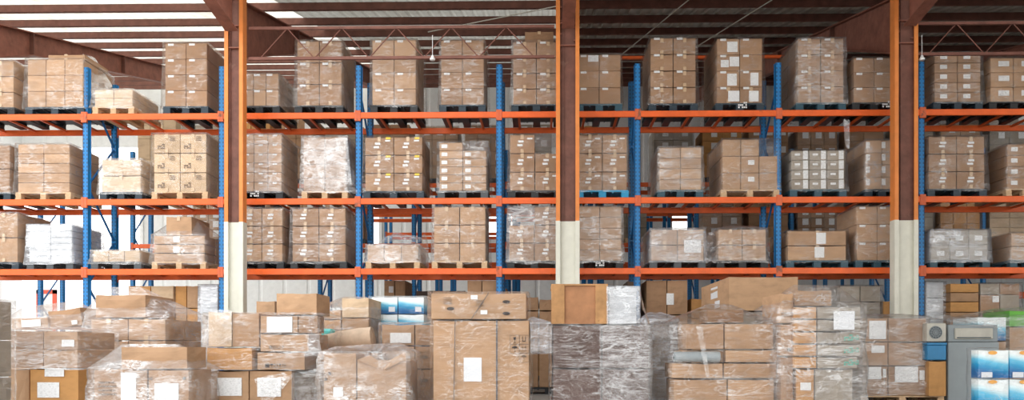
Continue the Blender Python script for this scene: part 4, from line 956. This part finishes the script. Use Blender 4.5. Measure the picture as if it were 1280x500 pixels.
# things in the gap
G = 'single cartons'
fpal(650, 700, 21.9, 1.0, 'grey', 'pallet under the orange carton seen through the gap beside giant carton')
fc(662, 700, 440, 464, 21.9, .9, 'orange', 'orange carton on a pallet seen through the gap beside giant carton', G, area=900, zb=.137)
CARTONS[-1]['z0'] = .138
fc(655, 684, 412, 440.5, 22.0, .8, 'tan', 'tan carton on the orange one seen through the gap', G, area=800)
CARTONS[-1]['z0'] = CARTONS[-2]['z1'] + .002
fpal(632, 690, 15.2, .9, 'black', 'pallet of the small stack behind the giant carton')
zf = .137
G = 'cartons under the rack between giant carton and crate'
for c_, (a, b_) in enumerate(((636, 655), (656, 673), (674, 690))):
    for r_, (t, bt) in enumerate(((371 + (c_ == 2) * 3, 388), (388.5, 406), (406, 440), (440, None))):
        fc(a, b_, t, bt, 15.2, .8, ['tan', 'brown', 'brown'][c_], 'small carton under the rack behind the giant carton, %s tier, %s' % (['top', 'second', 'third', 'bottom'][r_], CN[3][c_]), G, area=650 if r_ < 2 else 300)
    if c_ == 0: pass
ffilm(661, 686, 404, 12.6, .6, 'film_silver', 'bunched film in the gap beside the giant carton', 66, z0=R(670, 442, 12.6).z, tent=[(664, 396), (668, 396)], flare=.08, amp=.06)
# five-tier stack with the grey roll
G = 'cartons of the tiered stack with the grey roll'; Y10 = 9.0
fpal(843, 968, Y10, 1.2, 'black', 'pallet under the tiered stack with the grey roll')
for r_, (l0, l1, r0, r1, t, bt) in enumerate(((857, 905, 905.5, 967, 404, 436.5), (852, 906, 906.5, 972, 437, 453), (840, 904, 904.5, 971, 453.5, 473), (842, 909, 909.5, 968, 473.5, None))):
    rn = ['top', 'second', 'third', 'bottom'][r_]
    fc(l0, l1, t, bt, Y10 + (.12 if r_ == 1 else 0), .55, 'tan' if r_ else 'brown', '%s tier left carton of the stack with grey roll' % rn, G)
    fc(l0, l1, t, bt, Y10 + .68, .6, 'brown', '%s tier left rear carton of the stack with grey roll' % rn, G)
    fc(r0, r1, t, bt, Y10, 1.2, 'tan', '%s tier right carton of the stack with grey roll' % rn, G)
fc(884, 930, 386, 403.5, Y10 + .4, .5, 'brown', 'small brown carton under the peaked film of tiered stack', G)
a = R(843, 446, Y10 - .02); c = R(900, 446, Y10 - .02); root = thing('film_roll', 'grey plastic roll squeezed between tiers of the stack', 'roll', a)
b = MB(); b.tube((0, .03, 0), (c.x - a.x, .03, 0), .06, n=20); b.build('roll', M['steelgrey'], root)
b = MB(); b.tube((-.01, .03, 0), (.005, .03, 0), .02); b.tube((c.x - a.x - .005, .03, 0), (c.x - a.x + .01, .03, 0), .02); b.build('core', M['dkgrey'], root)
ffilm(841, 970, 404, Y10, 1.3, 'film', 'clear film peaked over the tiered stack with the grey roll', 67, tent=[(884, 380), (912, 380)], amp=.03, flare=.03)
drape([R(870, 408, Y10 - .06), R(878, 408, Y10 - .07), R(887, 470, Y10 - .09), R(883, 472, Y10 - .09)], 'film_loose', 'white film strand hanging across the tiered stack', seed=26, amp=.03)
# long carton behind
G = 'long cartons behind the tiered stack'; Y11 = 12.0
fpal(906, 1004, Y11, 2.0, 'wood', 'pallet under the long cartons behind the tiered stack')
fc(909, 1000, 389, None, Y11 + .05, 2.0, 'grey', 'greyish long carton under the topmost one behind tiered stack', G)
fc(911, 998, 345.5, 388.5, Y11, 2.1, 'tan', 'very long tan carton reaching up to the lowest beam', G, (), area=9000)
a = R(911, 348, Y11)
for (y0, y1, z0, z1, lab) in ((.75, 1.25, -.25, -.06, 'l'), (.6, .95, -.42, -.3, 'm')):
    b = MB(); b.box(-.0, .004, y0, y1, z0, z1); globals().setdefault('SIDELAB', []).append((b, a))
# tented stack of mixed cartons
G = 'cartons of the tented mixed stack'; Y12 = 8.8
fpal(972, 1075, Y12, .86, 'wood', 'pallet under the tented mixed stack')
for r_, (t, bt) in enumerate(((383, 398.5), (399, 414), (414.5, 429.5), (430, 445), (445.5, 460.5))):  # orange cartons paint in the warm-lit left sides of the grey ones
    fc(992.5, 1021, t, bt, Y12, .8, 'orange', 'flat orange-brown carton of tented stack, %s' % ['topmost', 'second from top', 'third from top', 'fourth from top', 'fifth from top'][r_], G)
    fc(1021.5, 1076 - (4 if r_ == 4 else 0), t, bt, Y12 + .01 * (r_ % 2), .78, 'grey', 'flat grey carton of tented stack, %s' % ['topmost', 'second from top', 'third from top', 'fourth from top', 'fifth from top'][r_], G,
       [(1042, 1068, 389, 398, 'paper_plain')] if r_ == 0 else (), [('mark', 1060, (t + bt) / 2, .10, 'marker'), ('mark', 1069, (t + bt) / 2, .07, 'marker')] if r_ in (2, 3, 4) else ())
fc(995, 1018, 461, None, Y12 + .04, .74, 'orange', 'upright carton in orange-lit side colour, small label, foot of tented stack', G, [(1000, 1013, 478, 488, 'paper')])  # warm light on the side put into its orange colour
fc(1018.5, 1066, 461, None, Y12 + .04, .74, 'grey', 'greyish brown carton at foot of the tented stack', G)
fc(975, 992, 366, 404, Y12 + .06, .74, 'tan', 'tan carton with arrow marks at upper left of tented stack', G, (), [('arrows', 979, 393, .06, 'ink_soft'), ('glass', 984, 393, .06, 'ink_soft'), ('cup', 989, 393, .06, 'ink_soft')])
fc(976, 992, 404.5, 445, Y12 + .06, .74, 'brown', 'brown carton in the middle of tented stack, left column', G, (), [('square', 986, 437, .05, 'ink')])
fc(976, 992, 445.5, None, Y12 + .06, .74, 'brown', 'brown carton at bottom of tented stack, left column', G)
fc(993, 1040, 362, 382.5, Y12 + .3, .45, 'tan', 'tan carton at the peak of the tented stack', G)
b = MB(); a = R(1042, 389, Y12 - .03); c = R(1068, 412, Y12 - .03); b.box(a.x, c.x, -.002, .001, c.z - a.z, 0); 
ATT.append((b.build('label', M['paper_plain'], loc=(0, a.y, a.z)), 'flat grey carton of tented stack, topmost'))
ffilm(974, 1076.5, 384, Y12, .84, 'film_heavy', 'pale film tented from a flat peak over the mixed stack', 68, tent=[(992, 356), (1046, 357)], amp=.03, flare=.03)
# wrapped pallet before the right column
G = 'cartons of the wrapped load before the right column'; Y13 = 12.6
fpal(1076, 1180, Y13, 1.0, 'wood', 'wooden pallet under the wrapped load before the right column')
for r_, (t, bt) in enumerate(((397, 427), (427.5, 457), (457.5, None))):
    for c_, (a, b_) in enumerate(((1078, 1110), (1110.5, 1158))):
        lb_ = {(0, 0): [(1086, 1107, 401, 424, 'paper')], (1, 0): [(1089, 1105, 432, 441, 'paper')], (2, 0): [(1084, 1101, 457 + 2, 474, 'paper'), (1103, 1107, 461, 472, 'paper')], (2, 1): [(1118, 1147, 458, 478, 'paper'), (1149, 1155, 463, 475, 'paper')]}.get((r_, c_), ())
        fc(a, b_, t, bt, Y13, 1.0, 'brown', 'brown carton of the load before right column, %s %s' % (['top', 'middle', 'bottom'][r_], ['left', 'right'][c_]), G, lb_, area=1200)
ffilm(1077, 1158, 397, Y13, 1.02, 'film_heavy', 'glossy film around the load before the right column', 69, dome=.06, amp=.05, z0=.15)
# boxed fan unit, crate, cabinet
a = R(1159, 404, Y13 - .15); c = R(1183, 427, Y13 - .15); root = thing('air_conditioner_unit', 'small beige outdoor air conditioner unit with a round fan grille, under film', 'air conditioner', ((a.x + c.x) / 2, Y13 - .15, c.z))
hw, hh = (c.x - a.x) / 2, a.z - c.z
b = MB(); b.box(-hw, hw, 0, .4, 0, hh, bev=.012); b.build('casing', M['beige'], root)
b = MB(); b.tube((-.02, -.004, hh / 2), (-.02, .01, hh / 2), .105, n=28); b.build('fan_opening', M['dkgrey'], root)
b = MB()
for i in range(3):
    for j in range(28):
        r_ = .1 - i * .03; t = 2 * math.pi * j / 28; u = 2 * math.pi * (j + 1) / 28; b.bar((-.02 + r_ * math.cos(t), -.01, hh / 2 + r_ * math.sin(t)), (-.02 + r_ * math.cos(u), -.01, hh / 2 + r_ * math.sin(u)), .006, .006)
for j in range(6): t = math.pi * j / 6; b.bar((-.02 - .1 * math.cos(t), -.012, hh / 2 - .1 * math.sin(t)), (-.02 + .1 * math.cos(t), -.012, hh / 2 + .1 * math.sin(t)), .006, .005)
b.build('fan_grille', M['steelgrey'], root)
a = R(1159, 428, Y13 - .15); c = R(1183, 450, Y13 - .15); root = thing('plastic_crate', 'blue plastic crate under the small air conditioner unit', 'crate', ((a.x + c.x) / 2, Y13 - .15, c.z)); hh = a.z - c.z - .004
b = MB(); b.box(-hw, hw, 0, .4, 0, hh * .86, bev=.01); b.build('body', M['skyblue'], root); b = MB(); b.box(-hw - .005, hw + .005, -.012, .41, hh * .86, hh, bev=.005); b.build('rim', M['skyblue'], root)
fc(1161, 1183, 451, None, Y13 - .13, .8, 'orange', 'orange-brown carton under the blue plastic crate', 'single cartons')
Y14 = 12.6; a = R(1185, 406, Y14); c = R(1249, 500, Y14); hw = (c.x - a.x) / 2
root = thing('tall_grey_box', 'tall smooth grey box with a pale air conditioner shape on its top band', 'box', ((a.x + c.x) / 2, Y14, 0)); H = a.z
b = MB(); b.box(-hw, hw, 0, .5, 0, H - .28, bev=.01); b.build('body', M['steelgrey'], root)
b = MB(); b.box(-hw - .006, hw - .03, -.012, .5, H - .275, H, bev=.01); b.build('lid', M['steelgrey'], root)
b = MB(); b.box(-hw + .09, hw - .12, -.045, -.01, H - .235, H - .055, bev=.012); b.build('printed_panel', M['beige'], root)
b = MB(); b.box(-hw + .12, hw - .16, -.05, -.044, H - .22, H - .20); b.build('vent_slot', M['dkgrey'], root)
drape([R(1158, 398, Y14 - .1), R(1185, 394, Y14), R(1240, 402, Y14 - .05), R(1250, 412, Y14 - .1)], 'film_loose', 'wrinkled film over the top of the tall grey box', seed=27, amp=.05)
# blue wave-printed cartons at the right edge
G = 'blue wave-printed cartons at the right edge'; Y15 = 8.7
fpal(1224, 1305, Y15, .16, 'wood', 'pallet under the blue wave-printed cartons at right edge')
for r_, (t, bt) in enumerate(((437, 473), (473.5, None))):
    for c_, (a, b_) in enumerate(((1223, 1261.5), (1262, 1302))):
        fc(a, b_, t, bt, Y15, .16, 'ocean', 'blue wave-printed carton at right edge, %s %s' % (['upper', 'lower'][r_], ['left', 'right'][c_]), G, [(a + 3, a + 16, t + 28, t + 35, 'paper_plain')], [('oval', a + 17, t + 4, .10, 'sun_emblem')], area=3000)
ffilm(1223, 1303, 436.5, Y15, .16, 'film_light', 'thin film around the blue wave-printed cartons at right edge', 70)
Y16 = 13.2; G = 'printed cartons behind the tall grey box'
fpal(1222, 1300, Y16, .9, 'black', 'pallet under the printed cartons behind the tall grey box')
fc(1222, 1258, 396, 426, Y16, .8, 'ocean', 'blue and white printed carton behind the tall grey box', G)
fc(1222, 1258, 426.5, None, Y16, .8, 'tan', 'tan carton under the printed one behind the tall grey box', G)
fc(1262, 1300, 388, 408, Y16, .8, 'green', 'bright green printed carton at right edge', G); fc(1262, 1300, 408.5, None, Y16, .8, 'tan', 'tan carton under the bright green one', G)
fc(1250, 1282, 384, 388 + 7.5, Y16 + .05, .5, 'orange', 'flat orange-brown carton bridging the green and printed cartons', G); CARTONS.pop()
ffilm(1221, 1300, 396, Y16, .85, 'film_heavy', 'loose film over the printed and green cartons', 71, tent=[(1240, 386), (1275, 384)], amp=.05)
# dark wrapped stack between crate and tiered stack
G = 'cartons between the crate stack and tiered stack'
fpal(808, 858, 11.6, .9, 'black', 'pallet between the crate stack and tiered stack')
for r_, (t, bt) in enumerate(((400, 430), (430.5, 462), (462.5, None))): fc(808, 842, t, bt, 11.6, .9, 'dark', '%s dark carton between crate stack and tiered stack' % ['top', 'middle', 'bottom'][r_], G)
ffilm(808, 843, 400, 11.6, .9, 'film_silver', 'crumpled bright film between crate stack and tiered stack', 72, dome=.12, amp=.06)
# stacks standing under the rack
def under(px0, px1, rows, Y, mats, dsc, grp, cols=1, labs=(), pk='black', side=None, depth=.9, fm=None, seed=0):
    fpal(px0 - 1, px1 + 1, Y, depth, pk, 'pallet under the ' + dsc)
    cwp = (px1 - px0) / cols
    for r_ in range(len(rows)):
        t = rows[r_]; bt = rows[r_ + 1] if r_ + 1 < len(rows) else None
        for c_ in range(cols):
            a, b_ = px0 + c_ * cwp, px0 + (c_ + 1) * cwp - .4
            lb_ = [l for l in labs if a <= (l[0] + l[1]) / 2 < b_ and t <= (l[2] + l[3]) / 2 < (bt or 500)]
            nm = ['topmost', 'second from top', 'third from top', 'fourth from top', 'fifth from top', 'sixth from top'][r_]
            fc(a, b_, t, bt, Y, depth, mats[(r_ + c_) % len(mats)], '%s carton%s of the %s' % (nm.replace(' from top',''), '' if cols == 1 else ', ' + CN[cols][c_], dsc), grp, lb_, area=700 if t < 400 else 250)
    if fm: ffilm(px0, px1, rows[0], Y, depth, fm, 'film around the ' + dsc, seed)
YU = 14.8; UG = 'cartons standing under the rack'
under(808, 860, [350, 393, 440], YU, ['brown'], 'stack with one label under the rack behind the grey roll', UG, 2, [(833, 842, 367, 381, 'paper')])
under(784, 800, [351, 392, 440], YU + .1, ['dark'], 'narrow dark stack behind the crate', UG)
under(864, 884, [373, 398, 440], YU + .1, ['orange'], 'small orange stack left of very long carton', UG)
under(1050, 1101, [357, 377, 400, 440], YU, ['grey'], 'grey wrapped stack behind tented stack', UG, 2, fm='film', seed=80)
under(1103, 1113, [376, 400, 440], YU, ['orange'], 'narrow orange stack beside the right column', UG)
under(1188, 1224, [354, 365.5, 377, 390, 440], YU, ['orange', 'tan'], 'orange slatted-looking stack right of the right column', UG)
under(1225.5, 1275, [354, 368, 390, 440], YU + .05, ['grey', 'brown'], 'dull stack under the last bay at right', UG, 2, [(1240, 1248, 370, 378, 'paper')], fm='film', seed=81)
under(1158, 1180, [352, 372, 400], YU + .2, ['silver'], 'silvery stack behind the small air conditioner', UG, 1, fm='film_silver', seed=82)
under(160, 217, [357, 385, 430], YU + .2, ['orange', 'pale'], 'orange-lit stack behind the domed heap', UG, 2)  # orange light on this stack is put into its carton colours
under(219, 248, [357, 385, 430], YU + .25, ['orange', 'tan'], 'two-column stack beside the film-wrapped one', UG, 2)  # orange light put into these carton colours as well
under(250, 272, [356, 375, 398, 440], YU, ['silver'], 'violet-grey wrapped stack left of the left column', UG, 1, fm='film_silver', seed=83)
under(480, 507, [350, 371, 400, 440], 16.6, ['tan'], 'labelled stack behind the blue wave-printed cartons', UG, 2, [(486, 492, 358, 366, 'paper')])
under(584, 621, [350, 372, 400, 440], YU, ['brown'], 'stack behind the long flat carton with oval marks', UG, 2)
under(520, 582, [363, 385, 410, 440], 16.6, ['rag', 'brown'], 'dark low row behind the giant carton', UG, 3)
under(628, 634, [360, 380, 410], 16.6, ['brown'], 'slim stack behind the giant carton', UG)
under(720, 776, [358, 380, 410, 440], YU + .1, ['tan', 'brown'], 'stack behind the wooden crate', UG, 2)
under(320, 344, [376, 395, 420], 13.9, ['tan'], 'low stack right of the left column', UG)
# far things past the open left side
a = R(45, 362, 33); c = R(70, 378, 33); root = thing('red_frame_door', 'small red-framed doorway far away in the bright opening', 'door', ((a.x + c.x) / 2, 33, 0)); hw = (c.x - a.x) / 2
b = MB()
b.box(-hw, -hw + .16, 0, .1, 0, a.z); b.box(hw - .16, hw, 0, .1, 0, a.z); b.box(-hw, hw, 0, .1, a.z - .18, a.z); b.build('door_frame', M['red'], root)
b = MB(); b.box(-hw + .16, hw - .16, .03, .07, 0, a.z - .18); b.build('door_panel', M['white'], root)

FL = list(FLAPS)
make_cartons()
hold = [o for o in C.objects if o.get('label','').startswith('open carton with bent flaps')][0]
for b in FL:
    b.v = [tuple(Vector(p) - hold.location) for p in b.v]; b.build('flap', K['tan'], hold)
hold = [o for o in C.objects if o.get('label','').startswith('very long tan carton')][0]
for b, a in SIDELAB:
    b.v = [(p[0] + (a.x - hold.location.x) - .006, p[1], p[2] + a.z - hold.location.z) for p in b.v]; b.build('label', M['paper_plain'], hold)


for o, pre in ATT:
    hold = [q for q in C.objects if q.get('label', '').startswith(pre)][0]
    o.parent = hold; o.location = Vector(o.location) - hold.location
